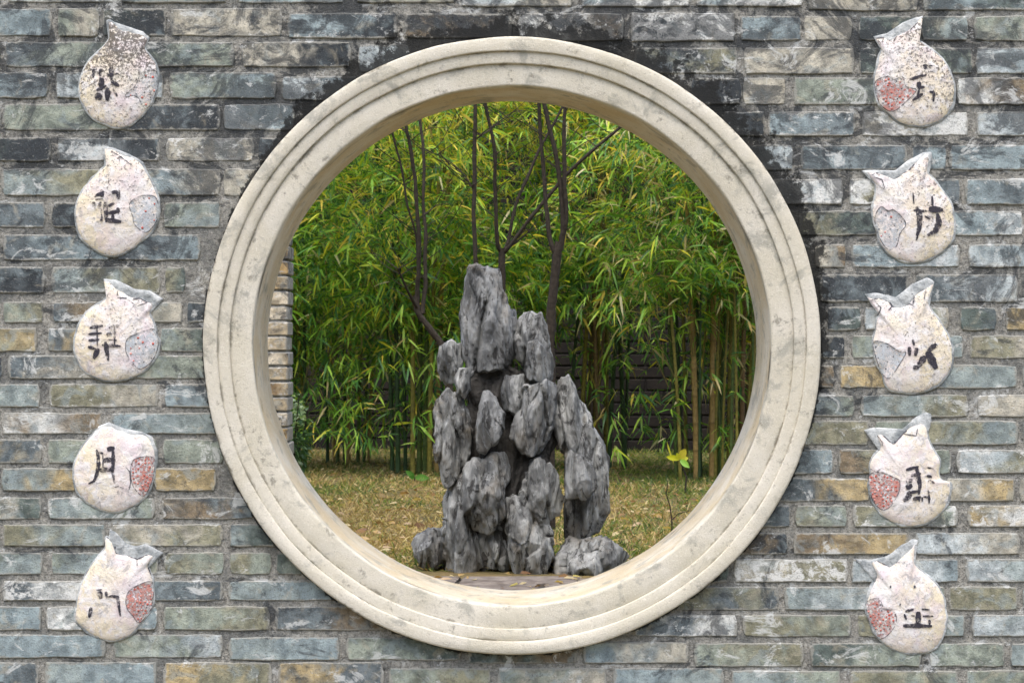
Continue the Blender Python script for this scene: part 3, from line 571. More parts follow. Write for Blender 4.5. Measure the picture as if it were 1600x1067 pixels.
def build_plaque(d, pi):
    ox, oy = d['o']; s = d['s']; right = ox > 800
    out = catmull([(x, y) for x, y in d['out']], 5)
    c = (sum(p[0] for p in d['out']) / len(d['out']), 600.0)
    if pi == 3: c = (390, 530)
    wz = lambda x, y: (WX(ox + x / s), WZ(oy + y / s))
    bx, bz = wz(*c)
    root = thing('pomegranate_plaque', d['label'], 'plaque', (bx, 0, bz), 'pomegranate plaques on the brick wall')
    KS = K0 / s
    Rt = [ray_R(out, c, 2 * math.pi * i / NTH) for i in range(NTH)]
    Hm = .014
    def hgt(x, y):
        dx, dy = x - c[0], y - c[1]; th = math.atan2(dy, dx) % (2 * math.pi); f = th / (2 * math.pi) * NTH
        i = int(f) % NTH; R = Rt[i] + (Rt[(i + 1) % NTH] - Rt[i]) * (f - int(f))
        sc = min(1, math.hypot(dx, dy) / max(R, 1))
        h = Hm * max(0, 1 - sc ** 2.4) ** .55 + .006
        h += .0016 * noise.noise(Vector((x * .012, y * .012, pi * 3.1))) + .0007 * noise.noise(Vector((x * .035, y * .035, pi)))
        if inpoly(x, y, d['win']): h -= .0016
        return h
    # relief body
    rings = [0, .08, .16, .24, .32, .4, .48, .56, .63, .70, .76, .82, .87, .91, .945, .97, .99, 1.0]
    V = []; Fc = []; cols = []
    base = lin((230, 227, 223)); pink = lin((229, 216, 224)); yel = lin((228, 216, 190))
    for sc in rings:
        for i in range(NTH):
            th = 2 * math.pi * i / NTH; x = c[0] + Rt[i] * sc * math.cos(th); y = c[1] + Rt[i] * sc * math.sin(th)
            V.append(((x - c[0]) * KS, -hgt(x, y), -(y - c[1]) * KS))
            side = (1 if right else -1) * (x - c[0]) / 350          # outer side is yellower
            f = min(1, max(0, .5 + .55 * side + .5 * noise.noise(Vector((x * .006, y * .006, pi))))); f = max(f, (sc - .75) * 2.4)
            g = min(1, max(0, .5 + 1.3 * noise.noise(Vector((x * .008 + 7, y * .008, pi)))))
            cc = [base[k] * (1 - g) + pink[k] * g for k in range(3)]; cc = [cc[k] * (1 - f) + yel[k] * f for k in range(3)]
            sy = (c[1] - y) / 450; loc = .35 + .65 * max(0, min(1, .5 + .5 * side + .6 * sy)) if right else .35 + .65 * max(0, min(1, .4 + .9 * sy))
            cols.append((*cc, d['soot'] * loc))
    for i in range(NTH):                                            # rim down to the wall
        V.append((V[(len(rings) - 1) * NTH + i][0] * 1.012, .004, V[(len(rings) - 1) * NTH + i][2] * 1.012)); cols.append((*base, d['soot']))
    for r in range(len(rings)):
        for i in range(NTH):
            a = r * NTH + i; b = r * NTH + (i + 1) % NTH; Fc.append((a, b, b + NTH, a + NTH))
    o = mesh_obj('relief', V, Fc, M['plaster'], root, True); vcol(o.data, cols)
    # cement bed it is set in, wider between the crown tips
    hull = [(c[0] + (x - c[0]) * 1.035, c[1] + (y - c[1]) * 1.03) for x, y in out]
    Vb = []; Fb = []; bedp = d['bed']
    Rh = [ray_R(hull, c, 2 * math.pi * i / NTH) for i in range(NTH)]
    poly = [c] + bedp
    for i in range(NTH):
        th = 2 * math.pi * i / NTH; R = Rh[i] * (1 + .025 * noise.noise(Vector((math.cos(th) * 4, math.sin(th) * 4, pi * 7))))
        R = max(R, ray_R(poly, c, th))
        for kk, (q, hh) in enumerate(((.55, .007), (.9, .0085), (.975, .0072), (1.0, .0052), (1.012, -.003))):
            Vb.append((R * q * math.cos(th) * KS, -hh - (.0012 * noise.noise(Vector((i * .3, kk, pi))) if kk < 4 else 0), -R * q * math.sin(th) * KS))
    for i in range(NTH):
        for kk in range(4):
            a = i * 5 + kk; b = ((i + 1) % NTH) * 5 + kk; Fb.append((a, a + 1, b + 1, b))
    mesh_obj('cement_bed', Vb, Fb, M['bed'], root, True)
    # flat paint: washes, outlines, brush strokes lie on the relief
    def surf(x, y, e): return ((x - c[0]) * KS, -hgt(x, y) - e, -(y - c[1]) * KS)
    def ribbon(pts, w, e, V, Fc, taper=True):
        P = [Vector(p) for p in pts]; dense = []
        for a, b in zip(P[:-1], P[1:]):
            n = max(2, int((b - a).length / 9))
            for q in range(n): dense.append(a.lerp(b, q / n))
        dense.append(P[-1]); n = len(dense); b0 = len(V)
        for q, p in enumerate(dense):
            t = (dense[min(q + 1, n - 1)] - dense[max(q - 1, 0)]); t = t.normalized() if t.length else Vector((1, 0)); nn = Vector((-t.y, t.x))
            ww = w * .5 * ((.42 + .72 * math.sin(math.pi * min(1, (q + .35) / n) ** .75)) if taper else 1) * (1 + .28 * noise.noise(Vector((p.x * .06, p.y * .06, pi))))
            for m_ in (-1, -.35, .35, 1): V.append(surf(p.x + nn.x * ww * m_, p.y + nn.y * ww * m_, e))
        for q in range(n - 1):
            for m_ in range(3): a = b0 + q * 4 + m_; Fc.append((a, a + 1, a + 5, a + 4))
    win = d['win']; wc = (sum(p[0] for p in win) / len(win), sum(p[1] for p in win) / len(win)); wsm = catmull(win, 4)
    V = []; Fc = []; nr = 7
    for r in range(nr + 1):
        for p in wsm:
            V.append(surf(wc[0] + (p[0] - wc[0]) * r / nr * .985, wc[1] + (p[1] - wc[1]) * r / nr * .985, .0007))
    n = len(wsm)
    for r in range(nr):
        for i in range(n): Fc.append((r * n + i, r * n + (i + 1) % n, (r + 1) * n + (i + 1) % n, (r + 1) * n + i))
    mesh_obj('seed_patch', V, Fc, M['wash'], root, True)
    if d['red'] > .5: mesh_obj('red_wash', [(v[0], v[1] - .0002, v[2]) for v in V], Fc, M['redwash'], root, True)
    V = []; Fc = []; ribbon(wsm + [wsm[0]], 6, .0011, V, Fc, False); mesh_obj('painted_outline', V, Fc, M['line'], root)
    for k, (pts, w) in enumerate(d['ln']):
        V = []; Fc = []; ribbon(pts, w, .0012 + .00005 * k, V, Fc); mesh_obj('painted_line', V, Fc, M['line'], root)
    ch = bpy.data.objects.new('painted_character', None); C.objects.link(ch); ch.parent = root; ch.empty_display_size = .05
    for k, (pts, w) in enumerate(d['st']):
        V = []; Fc = []; ribbon(pts, w, .0013 + .0001 * (k % 9), V, Fc); mesh_obj('brush_stroke', V, Fc, M['ink'], ch)
    # seeds: small raised beads
    random.seed(100 + pi); V = []; Fc = []; cols = []; placed = []
    ico = bmesh.new(); bmesh.ops.create_icosphere(ico, subdivisions=1, radius=1); iv = [v.co.copy() for v in ico.verts]; iff = [tuple(v.index for v in f.verts) for f in ico.faces]; ico.free()
    xs = [p[0] for p in win]; ys = [p[1] for p in win]; tries = 0
    dens = 25 if d['red'] > .5 else 44
    while tries < 900:
        tries += 1; x = random.uniform(min(xs), max(xs)); y = random.uniform(min(ys), max(ys))
        if not inpoly(x, y, win) or not inpoly(wc[0] + (x - wc[0]) * 1.12, wc[1] + (y - wc[1]) * 1.12, win): continue
        if any((x - a) ** 2 + (y - b) ** 2 < dens ** 2 for a, b in placed): continue
        placed.append((x, y)); isred = random.random() < d['red'] * (1.0 if y > wc[1] - 60 else .65)
        col = lin(random.choice([(190, 96, 84), (184, 112, 102), (204, 140, 130)])) if isred else lin(random.choice([(70, 72, 78), (90, 94, 100), (190, 196, 200)]))
        rad = (random.uniform(8, 13) if isred else random.uniform(5, 8)) * KS; cpt = Vector(surf(x, y, 0)); b0 = len(V)
        for v in iv: V.append((cpt.x + v.x * rad, cpt.y + v.y * rad * .7, cpt.z + v.z * rad)); cols.append((*col, 1))
        for f in iff: Fc.append(tuple(b0 + q for q in f))
    o = mesh_obj('seeds', V, Fc, M['seed'], root, True); o['kind'] = 'stuff'; vcol(o.data, cols)
for i, d in enumerate(PL): build_plaque(d, i)

# ------------------------------------------------------------------ rockery behind the window
RD = 9.05; RS = RD / F
rock = thing('rockery', 'tall grey scholar rockery of jagged limestone pieces cemented together behind the window', 'rockery', tuple(at(815, 533.5 + .9 / RD * F, RD)))
def stone(poly, dep, ycen, name, seed, parent, mat, rough=1.0, nth=112, nph=40, world=False):
    """an outline (zoom pixels) swelled to a stone: chopped by planes, furrowed along its height"""
    pts = [at(620 + x / 2.0125, 390 + y / 2.0125, RD) for x, y in poly]
    pts = [(p.x, p.z) for p in pts]
    A = 0; cx = cz = 0
    for (x1, z1), (x2, z2) in zip(pts, pts[1:] + pts[:1]):
        cr = x1 * z2 - x2 * z1; A += cr; cx += (x1 + x2) * cr; cz += (z1 + z2) * cr
    c = (cx / (3 * A), cz / (3 * A))
    yc = RD - CAM_D + ycen
    R = [ray_R(pts, c, 2 * math.pi * i / nth) for i in range(nth)]
    R = [r * (1.045 + .07 * noise.noise(Vector((math.cos(6.283 * i / nth) * 3.2, math.sin(6.283 * i / nth) * 3.2, seed)))) for i, r in enumerate(R)]
    rnd = random.Random(seed); V = []; Fc = []
    size = sum(R) / nth; hz = max(abs(p[1] - c[1]) for p in pts)
    planes = []
    for q in range(12):
        nvec = Vector((rnd.uniform(-1.1, 1.1), -rnd.uniform(.45, 1), rnd.uniform(-.4, .5))).normalized(); planes.append((nvec, rnd.uniform(.45, .78)))
    N = nph; index = {}
    def vert(d):
        key = (round(d.x, 5), round(d.y, 5), round(d.z, 5))
        if key in index: return index[key]
        d = d.normalized(); srr = math.hypot(d.x, d.z); th = math.atan2(d.z, d.x) % (2 * math.pi); f = th / (2 * math.pi) * nth; i0 = int(f) % nth
        Rr = R[i0] + (R[(i0 + 1) % nth] - R[i0]) * (f - int(f)); k_ = (srr ** 3.2 + abs(d.y) ** 3.2) ** (-1 / 3.2)
        p = Vector((d.x * k_ * Rr, d.y * k_ * dep, d.z * k_ * Rr))
        for nv, h in planes:
            q = p.x / size * nv.x + p.y / dep * nv.y + p.z / hz * nv.z
            if q > h: p.y += (q - h) * dep
        w = Vector((p.x + seed * 3.7, p.y + seed, p.z + seed * .3))
        w += Vector((noise.noise(w * 6), noise.noise(w * 6 + Vector((5, 0, 0))), 0)) * .022
        f1 = noise.ridged_multi_fractal(Vector((w.x * 13, w.y * 7, w.z * 2.4)), 1.1, 2.1, 5, 1.0, 2.0) - 1.1    # fissures down the stone
        f2 = noise.noise(Vector((w.x * 11, w.y * 9, w.z * 6)))
        vd, vp = noise.voronoi(Vector((w.x * 13, w.y * 7, w.z * 3.0))); f3 = min(.22, vd[1] - vd[0]); dq = Vector((w.x * 13, w.y * 7, w.z * 3.0)) - vp[0]; f6 = noise.noise(vp[0] * 7.3); f7 = dq.dot(Vector((noise.noise(vp[0] * 3.1), noise.noise(vp[0] * 5.7), noise.noise(vp[0] * 9.3))))    # blocky breaks and ledges
        f4 = noise.noise(Vector((w.x * 90, w.y * 70, w.z * 45))); f5 = abs(noise.noise(Vector((w.x * 42, w.y * 30, w.z * 9))))
        nd = Vector((p.x / size * .3, p.y / dep, p.z / hz * .15)); nd = nd.normalized() if nd.length else Vector((0, -1, 0))
        amp = rough * min(1.25, .4 + size / .13)
        p += nd * amp * (.016 * f1 + .004 * f2 + .040 * (f3 - .15) + .0025 * f4 - .012 * f5 + .016 * f6 + .042 * f7)
        V.append((p.x, p.y, p.z)); index[key] = len(V) - 1; return len(V) - 1
    axes = [(Vector((1,0,0)),Vector((0,1,0)),Vector((0,0,1))),(Vector((-1,0,0)),Vector((0,0,1)),Vector((0,1,0))),(Vector((0,1,0)),Vector((0,0,1)),Vector((1,0,0))),(Vector((0,-1,0)),Vector((1,0,0)),Vector((0,0,1))),(Vector((0,0,1)),Vector((1,0,0)),Vector((0,1,0))),(Vector((0,0,-1)),Vector((0,1,0)),Vector((1,0,0)))]
    for fa, ua, va in axes:
        n_ = N if fa.y == 0 else int(N * 1.5)
        if fa.y > .5: n_ = N
        g_ = [[vert(fa + ua * math.tan((2 * i / n_ - 1) * math.pi / 4) + va * math.tan((2 * j / n_ - 1) * math.pi / 4)) for i in range(n_ + 1)] for j in range(n_ + 1)]
        for j in range(n_):
            for i in range(n_): Fc.append((g_[j][i], g_[j][i + 1], g_[j + 1][i + 1], g_[j + 1][i]))
    rl = parent.location if parent is not None else Vector((0, 0, 0))
    zmin = min(v[2] for v in V)
    return mesh_obj(name, V, Fc, mat, parent, True, (c[0] - rl.x, yc - rl.y, c[1] - rl.z))
ST = [
 ([(225,48),(250,46),(265,56),(290,52),(325,65),(330,130),(355,150),(368,250),(372,330),(345,360),(300,365),(230,395),(200,330),(193,200),(205,120)], .13, .02),
 ([(135,305),(170,290),(198,300),(204,360),(185,415),(150,425),(135,370)], .08, .02),
 ([(195,370),(232,370),(236,440),(215,475),(190,450),(180,410)], .06, -.06),
 ([(370,240),(400,212),(455,197),(475,250),(490,330),(495,412),(440,418),(405,400),(385,340),(375,290)], .12, .03),
 ([(412,292),(440,280),(490,345),(492,402),(445,412),(410,400)], .07, -.06),
 ([(160,430),(200,470),(230,560),(228,640),(200,700),(165,735),(140,730),(130,650),(120,540),(118,465),(140,460)], .12, -.02),
 ([(275,445),(310,465),(342,530),(335,570),(310,600),(280,640),(250,625),(250,560),(260,490)], .09, -.10),
 ([(390,430),(460,415),(502,430),(502,520),(470,590),(430,640),(390,645),(360,590),(368,530),(385,480)], .12, -.06),
 ([(340,400),(400,392),(412,430),(385,520),(345,500),(332,450)], .08, -.04),
 ([(505,410),(540,395),(560,430),(590,490),(608,550),(570,620),(545,650),(520,640),(505,570),(498,490)], .11, .02),
 ([(565,565),(595,550),(625,570),(645,620),(665,660),(660,740),(670,830),(630,880),(580,910),(525,895),(530,760),(535,640),(548,622),(560,615)], .12, .0),
 ([(540,630),(585,640),(622,700),(630,742),(592,780),(535,770)], .06, -.11),
 ([(230,680),(290,640),(340,640),(362,680),(345,750),(345,830),(320,865),(270,875),(232,850),(228,780)], .13, -.08),
 ([(420,660),(460,655),(490,690),(500,740),(525,780),(510,825),(460,850),(410,810),(395,760),(405,700)], .10, -.10),
 ([(170,740),(220,690),(236,720),(232,850),(252,900),(262,1000),(200,1020),(150,1010),(145,900),(150,790)], .14, -.02),
 ([(345,780),(400,770),(440,840),(475,890),(487,960),(450,1010),(390,1022),(360,1000),(348,900)], .13, -.10),
 ([(258,880),(345,865),(356,1000),(260,1010)], .12, -.03),
 ([(300,560),(360,600),(350,660),(290,650)], .08, .02),
]
for i, (poly, dep, yc) in enumerate(ST): stone(poly, dep, yc, 'stone', 11 + i * 1.7, rock, M['rock'])
stone([(232,372),(330,360),(420,405),(495,430),(505,560),(478,680),(468,850),(476,1010),(160,1010),(180,760),(215,600),(225,470)], .14, .03, 'mortar_core', 77, rock, M['core'], 1.6)
def boulder(poly, dep, yc, seed, label):
    e = thing('boulder', label, 'boulder', tuple(at(620 + poly[0][0] / 2.0125, 390 + 1000 / 2.0125, RD)), 'boulders at the foot of the rockery')
    stone(poly, dep, yc, 'stone', seed, e, M['rock'])
boulder([(510,940),(545,900),(590,915),(650,905),(690,935),(738,968),(690,1015),(600,1045),(540,1055),(500,1035),(488,975)], .20, -.10, 51, 'low brownish boulder at the right foot of the rockery')
boulder([(45,930),(60,895),(100,880),(155,880),(155,1000),(100,1005),(60,990)], .14, .02, 53, 'dark rounded boulder at the left foot of the rockery')

# stone paving under the rockery
pav = mesh_obj('paving', [(-.62, 2.35, .006), (.55, 2.35, .006), (.42, 3.16, .006), (-.45, 3.18, .006)], [(0, 1, 2, 3)], M['core']); pav['kind'] = 'structure'
random.seed(5)
for r in range(3):
    y0 = 2.38 + r * .255; x = -.60 + random.uniform(0, .1)
    while x < .40:
        w = random.uniform(.25, .45); h = .018 + random.uniform(0, .008); j = lambda: random.uniform(-.012, .012)
        b = [(x + j(), y0 + j()), (min(x + w, .53) - .014 + j(), y0 + j()), (min(x + w, .53) - .014 + j(), y0 + .24 + j()), (x + j(), y0 + .24 + j())]
        V = [(p[0], p[1], .004) for p in b] + [(p[0] * .998, p[1], h - .004) for p in b]
        cxm = sum(p[0] for p in b) / 4; cym = sum(p[1] for p in b) / 4
        V += [(cxm + (p[0] - cxm) * .95, cym + (p[1] - cym) * .95, h) for p in b]
        Fc = [(0, 1, 5, 4), (1, 2, 6, 5), (2, 3, 7, 6), (3, 0, 4, 7), (4, 5, 9, 8), (5, 6, 10, 9), (6, 7, 11, 10), (7, 4, 8, 11), (8, 9, 10, 11)]
        mesh_obj('slab', V, Fc, M['slab'], pav); x += w

# ------------------------------------------------------------------ brick pier seen past the left of the ring
PD = 10.7; PY = PD - CAM_D; PXR = (450 - 800) / F * PD
pier = thing('brick_pier', 'end of a pale brick garden wall seen past the left of the ring', 'wall', (PXR, PY, 0))
def box(x0, x1, y0, y1, z0, z1, c=.003):
    V = []; 
    for (dx, dy, dz) in ((0, 0, 0), (1, 0, 0), (1, 1, 0), (0, 1, 0), (0, 0, 1), (1, 0, 1), (1, 1, 1), (0, 1, 1)):
        V.append(((x0, x1)[dx], (y0, y1)[dy], (z0, z1)[dz]))
    return V, [(0, 3, 2, 1), (4, 5, 6, 7), (0, 1, 5, 4), (1, 2, 6, 5), (2, 3, 7, 6), (3, 0, 4, 7)]
V, Fc = box(-3.0, -.012, .008, .235, 0, 2.9); mesh_obj('mortar', V, Fc, M['mortar'], pier)
random.seed(21); SV = []; SF = []
for r in range(41):
    z = .012 + r * .0705; h = .063; ends = [(0, .105), (.118, .105), (.236, .25), (.5, .25)] if r % 2 else [(0, .225), (.238, .105), (.356, .25), (.62, .2)]
    for e0, w in ends:
        x1 = -e0 + (random.uniform(-.006, .006) if e0 == 0 else 0); x0 = -e0 - w
        V, Fc = box(x0, x1, random.uniform(-.004, .003), .24, z + random.uniform(-.002, .002), z + h)
        if .2 < z < 1.6 and e0 < .3:
            bm = bmesh.new(); vs = [bm.verts.new(v) for v in V]; [bm.faces.new([vs[q] for q in f]) for f in Fc]
            bmesh.ops.bevel(bm, geom=bm.edges[:], offset=.006, segments=1, affect='EDGES', profile=.6)
            me = bpy.data.meshes.new('brick'); bm.to_mesh(me); bm.free(); me.materials.append(M['brick'])
            o = share('brick', me, pier)
            a, b_ = random.choice(['TT', 'TO', 'WT', 'OT', 'TW', 'NT', 'OW']); wm = lambda c: tuple(v * f for v, f in zip(lin(TONES[c]), (1.05, .92, .74))); o['tone_a'] = wm(a); o['tone_b'] = wm(b_); o['soot'] = random.choice([.15, .3, .5]); o['lime'] = random.choice([.1, .2, .3])
        else:
            n = len(SV); SV += V; SF += [tuple(n + q for q in f) for f in Fc]
o = mesh_obj('brick_field', SV, SF, M['brick'], pier); o['kind'] = 'stuff'; o['tone_a'] = lin(TONES['T']); o['tone_b'] = lin(TONES['B']); o['soot'] = .25; o['lime'] = .3

# ------------------------------------------------------------------ dark old wall behind the bamboo
bw = thing('back_wall', 'dark old brick wall standing behind the bamboo', 'wall', (0, 18.9 - CAM_D, 0)); bw.rotation_euler = (0, 0, math.radians(-9))
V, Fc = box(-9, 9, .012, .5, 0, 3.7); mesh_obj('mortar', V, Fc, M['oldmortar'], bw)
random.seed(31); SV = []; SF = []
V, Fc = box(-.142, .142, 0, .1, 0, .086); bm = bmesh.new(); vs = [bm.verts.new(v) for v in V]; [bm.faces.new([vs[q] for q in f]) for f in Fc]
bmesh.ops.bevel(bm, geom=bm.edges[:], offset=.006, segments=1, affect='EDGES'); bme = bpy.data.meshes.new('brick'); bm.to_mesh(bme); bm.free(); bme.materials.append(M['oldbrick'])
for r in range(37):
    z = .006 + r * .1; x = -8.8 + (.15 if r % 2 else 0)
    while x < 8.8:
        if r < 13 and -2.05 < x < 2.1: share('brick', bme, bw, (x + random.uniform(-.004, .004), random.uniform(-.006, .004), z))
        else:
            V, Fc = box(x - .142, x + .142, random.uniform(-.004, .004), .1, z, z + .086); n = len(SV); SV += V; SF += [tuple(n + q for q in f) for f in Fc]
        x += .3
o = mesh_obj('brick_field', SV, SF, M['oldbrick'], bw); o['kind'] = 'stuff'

# ------------------------------------------------------------------ tubes, trees
def tube(pts, rads, sides=8, knob=0.0, seed=0):
    V = []; Fc = []; n = len(pts); P = [Vector(p) for p in pts]
    for i, p in enumerate(P):
        t = (P[min(i + 1, n - 1)] - P[max(i - 1, 0)]).normalized(); u = t.cross(Vector((0, 1, .01))); u = u.normalized() if u.length > .01 else Vector((1, 0, 0)); w = t.cross(u)
        for s in range(sides):
            a = 2 * math.pi * s / sides; r = rads[i] * (1 + knob * noise.noise(Vector((math.cos(a) + seed, math.sin(a), i * .6))))
            V.append(tuple(p + u * r * math.cos(a) + w * r * math.sin(a)))
    for i in range(n - 1):
        for s in range(sides): a = i * sides + s; b = i * sides + (s + 1) % sides; Fc.append((a, b, b + sides, a + sides))
    return V, Fc
def dense(pts, rads, n=5):
    P = [Vector(p) for p in pts]; out = []; ro = []; m = len(P)
    for i in range(m - 1):
        p0 = P[max(i - 1, 0)]; p1 = P[i]; p2 = P[i + 1]; p3 = P[min(i + 2, m - 1)]
        for t in np.linspace(0, 1, n, endpoint=False):
            out.append(.5 * ((2 * p1) + (-p0 + p2) * t + (2 * p0 - 5 * p1 + 4 * p2 - p3) * t * t + (-p0 + 3 * p1 - 3 * p2 + p3) * t ** 3)); ro.append(rads[i] + (rads[i + 1] - rads[i]) * t)
    out.append(P[-1]); ro.append(rads[-1]); return out, ro
def tree(label, D, trunk, branches, seed):
    """bare multi-stemmed tree: photo points at its own distance, depth wandering per branch"""
    S = D / F; b0 = at(trunk[0][0], 533.5 + .9 / D * F, D); root = thing('bare_tree', label, 'tree', (b0.x, b0.y, 0), 'bare trees behind the rockery')
    rnd = random.Random(seed)
    def mk(name, pts, dy0, dy1):
        W = []; R = []
        for i, (x, y, w) in enumerate(pts):
            f = i / max(1, len(pts) - 1); dd = D + dy0 + (dy1 - dy0) * f; p = at(x, y, dd); W.append(p - Vector((b0.x, b0.y, 0))); R.append(w * .41 * S)
        P, Rr = dense(W, R); P = [p + Vector((noise.noise(p * 5 + Vector((seed, 0, 0))), noise.noise(p * 5), 0)) * .006 for p in P]
        V, Fc = tube(P, Rr, 8, .3, seed); return mesh_obj(name, V, Fc, M['bark'], root, True)
    mk('trunk', trunk, 0, 0)
    for pts in branches:
        mk('branch', pts, 0, rnd.uniform(-.3, .3))
        for q in range(9):                                   # side twigs
            i = rnd.randrange(len(pts) - 1); f = rnd.random(); x = pts[i][0] + (pts[i + 1][0] - pts[i][0]) * f; y = pts[i][1] + (pts[i + 1][1] - pts[i][1]) * f
            sx = rnd.choice([-1, 1]); L = rnd.uniform(30, 75)
            mk('twig', [(x, y, 2.0), (x + sx * L * .5, y - L * .35, 1.5), (x + sx * L, y - L * rnd.uniform(.3, 1.3), .9)], 0, rnd.uniform(-.2, .2))
B10 = 533.5 + .9 / 10.6 * F
tree('bare tree with crooked trunk curving out left behind the rockery', 10.6, [(712,B10,18),(708,700,17),(700,580,15),(690,540,13),(668,508,12),(653,486,12),(651,462,11)],
     [[(651,465,9),(654,417,8),(654,364,8),(649,290,7),(641,226,7),(634,193,6),(622,90,5),(610,-60,3)], [(660,490,9),(664,440,8),(663,403,7),(665,364,7),(661,319,6),(662,268,6),(661,223,6),(656,186,6),(650,60,4),(640,-80,2)],
      [(653,420,5),(649,364,4),(637,319,4),(627,262,4),(612,206,4),(596,120,3)], [(652,482,7),(640,460,5),(630,438,4),(622,420,2.5)]], 3)
B11 = 533.5 + .9 / 11.2 * F
tree('slender straight bare tree rising right behind the rockery top', 11.2, [(748,B11,13),(746,640,12),(744,500,10),(743,413,9),(741,347,8),(741,262,8),(743,161,7),(746,20,6),(748,-120,4)],
     [[(741,300,3),(720,268,2.5),(690,245,2),(655,232,1.5)], [(742,220,3),(765,200,2),(800,190,1.5)]], 5)
tree('forked bare tree spreading its branches from behind the rockery top', 11.6, [(786,533.5 + .9 / 11.6 * F,20),(785,640,19),(784,500,16),(784,420,14),(784,388,14)],
     [[(782,392,9),(777,375,8),(774,290,7),(772,234,7),(759,161,6),(748,60,5),(740,-80,3)], [(787,392,8),(795,375,7),(805,324,6),(825,276,6),(845,230,5),(879,167,5),(910,90,4),(940,-20,3)],
      [(787,395,8),(800,380,7),(842,325,7),(884,274,7),(930,232,6),(973,196,6),(1050,130,5),(1120,40,4)]], 8)
tree('dark thick trunked bare tree forking above the right of the rockery', 10.9, [(858,533.5 + .9 / 10.9 * F,24),(858,640,22),(860,520,19),(863,470,18),(870,410,17),(875,378,17)],
     [[(868,395,10),(858,368,9),(852,305,8),(846,220,7),(841,158,7),(834,60,6),(826,-80,4)], [(877,390,11),(879,355,10),(876,305,9),(867,234,9),(849,158,8),(830,60,6),(815,-60,4)],
      [(879,372,9),(884,340,8),(881,276,8),(883,164,7),(886,50,6),(890,-80,4)]], 12)

# ------------------------------------------------------------------ bamboo
def culm_mesh(h, r, lean, seed):
    rnd = random.Random(seed); pts = []; rads = []; z = -.03; ints = .17 + rnd.uniform(0, .06)
    n = int(h / ints); 
    def P(zz): f = zz / h; return Vector((lean[0] * f ** 1.7, lean[1] * f ** 1.7, zz))
    zz = 0; cols = []
    while zz < h:
        rr = r * (1 - .55 * (zz / h)); 
        for q, k in ((0, .97), (.012, 1.13), (.022, 1.0)): pts.append(P(zz + q)); rads.append(rr * k); cols.append(.65 if k > 1 else 1.0)
        zz += ints
    V, Fc = tube(pts, rads, 7); return V, Fc, cols
LT = np.array([(0, 0, 0), (.28, .5, .02), (.28, -.5, .02), (.66, .38, -.02), (.66, -.38, -.02), (1, 0, -.10)], dtype=float)   # leaf, length 1, width 1
LFt = [(0, 2, 1), (1, 2, 4, 3), (3, 4, 5)]
def leaf_mats(pos, dirs, length, width, roll):
    """vertices of leaves: pos, dirs (n,3), arrays"""
    n = len(pos); d = dirs / np.linalg.norm(dirs, axis=1)[:, None]
    up = np.tile(np.array([0, 0, 1.0]), (n, 1)); s = np.cross(up, d); ln = np.linalg.norm(s, axis=1); s[ln < .05] = (1, 0, 0); s /= np.linalg.norm(s, axis=1)[:, None]
    u = np.cross(d, s); cr, sr = np.cos(roll)[:, None], np.sin(roll)[:, None]; s2 = s * cr + u * sr; u2 = -s * sr + u * cr
    V = pos[:, None, :] + d[:, None, :] * (LT[None, :, 0:1] * length[:, None, None]) + s2[:, None, :] * (LT[None, :, 1:2] * width[:, None, None]) + u2[:, None, :] * (LT[None, :, 2:3] * length[:, None, None])
    V[:, :, 2] -= (LT[None, :, 0] ** 2) * (length[:, None] * .16)
    return V
def leaves_obj(name, V, cols, mat, parent):
    n = V.shape[0]; me = bpy.data.meshes.new(name); base = (np.arange(n) * 6)[:, None]
    f3 = np.concatenate([base + np.array([0, 2, 1]), base + np.array([1, 2, 4]), base + np.array([1, 4, 3]), base + np.array([3, 4, 5])], 0)
    me.vertices.add(n * 6); me.vertices.foreach_set('co', V.reshape(-1).astype(np.float32))
    m = len(f3); me.loops.add(m * 3); me.loops.foreach_set('vertex_index', f3.reshape(-1).astype(np.int32))
    me.polygons.add(m); me.polygons.foreach_set('loop_start', (np.arange(m) * 3).astype(np.int32)); me.update(calc_edges=True); me.validate()
    a = me.color_attributes.new('col', 'FLOAT_COLOR', 'POINT'); c4 = np.ones((n, 6, 4), np.float32); c4[:, :, :3] = cols[:, None, :]; a.data.foreach_set('color', c4.ravel())
    me.materials.append(mat); o = bpy.data.objects.new(name, me); C.objects.link(o)
    if parent is not None: o.parent = parent
    return o
GREENS = np.array([lin(c) for c in [(94,140,52),(114,158,56),(78,122,54),(138,176,60),(70,114,64),(168,198,80)]])
YELS = np.array([lin(c) for c in [(196,200,64),(214,206,70),(176,190,62),(222,196,84)]])
DRY = np.array([lin(c) for c in [(196,180,130),(180,158,104),(206,196,156)]])
def pick(n, py, pd):
    r = rng.random(n); c = GREENS[rng.integers(0, len(GREENS), n)].copy()
    y = r < py; c[y] = YELS[rng.integers(0, len(YELS), y.sum())]; d_ = (r >= py) & (r < py + pd); c[d_] = DRY[rng.integers(0, len(DRY), d_.sum())]
    return c * rng.uniform(.8, 1.4, (n, 1))
LEAF_MESHES = []
for k in range(8):
    v = leaf_mats(np.zeros((1, 3)), np.array([[1, 0, 0.0]]), np.array([1.0]), np.array([.115]), np.array([0.0]))
    o = leaves_obj('leaf', v, np.array([[*GREENS, YELS[0], DRY[0]][k]]), M['leaf'], None); LEAF_MESHES.append(o.data); bpy.data.objects.remove(o)
def spray(center, outd, nl, L):
    """fan of leaves at a twig's end"""
    pos = []; dirs = []; az = math.atan2(outd[1], outd[0])
    for q in range(nl):
        f = (q + .5) / nl - .5; a = az + f * 3.0 + rng.normal(0, .3); el = outd[2] - .12 + rng.normal(0, .32)
        dirs.append((math.cos(a) * math.cos(el), math.sin(a) * math.cos(el), math.sin(el))); pos.append(center + rng.normal(0, .012, 3))
    return pos, dirs
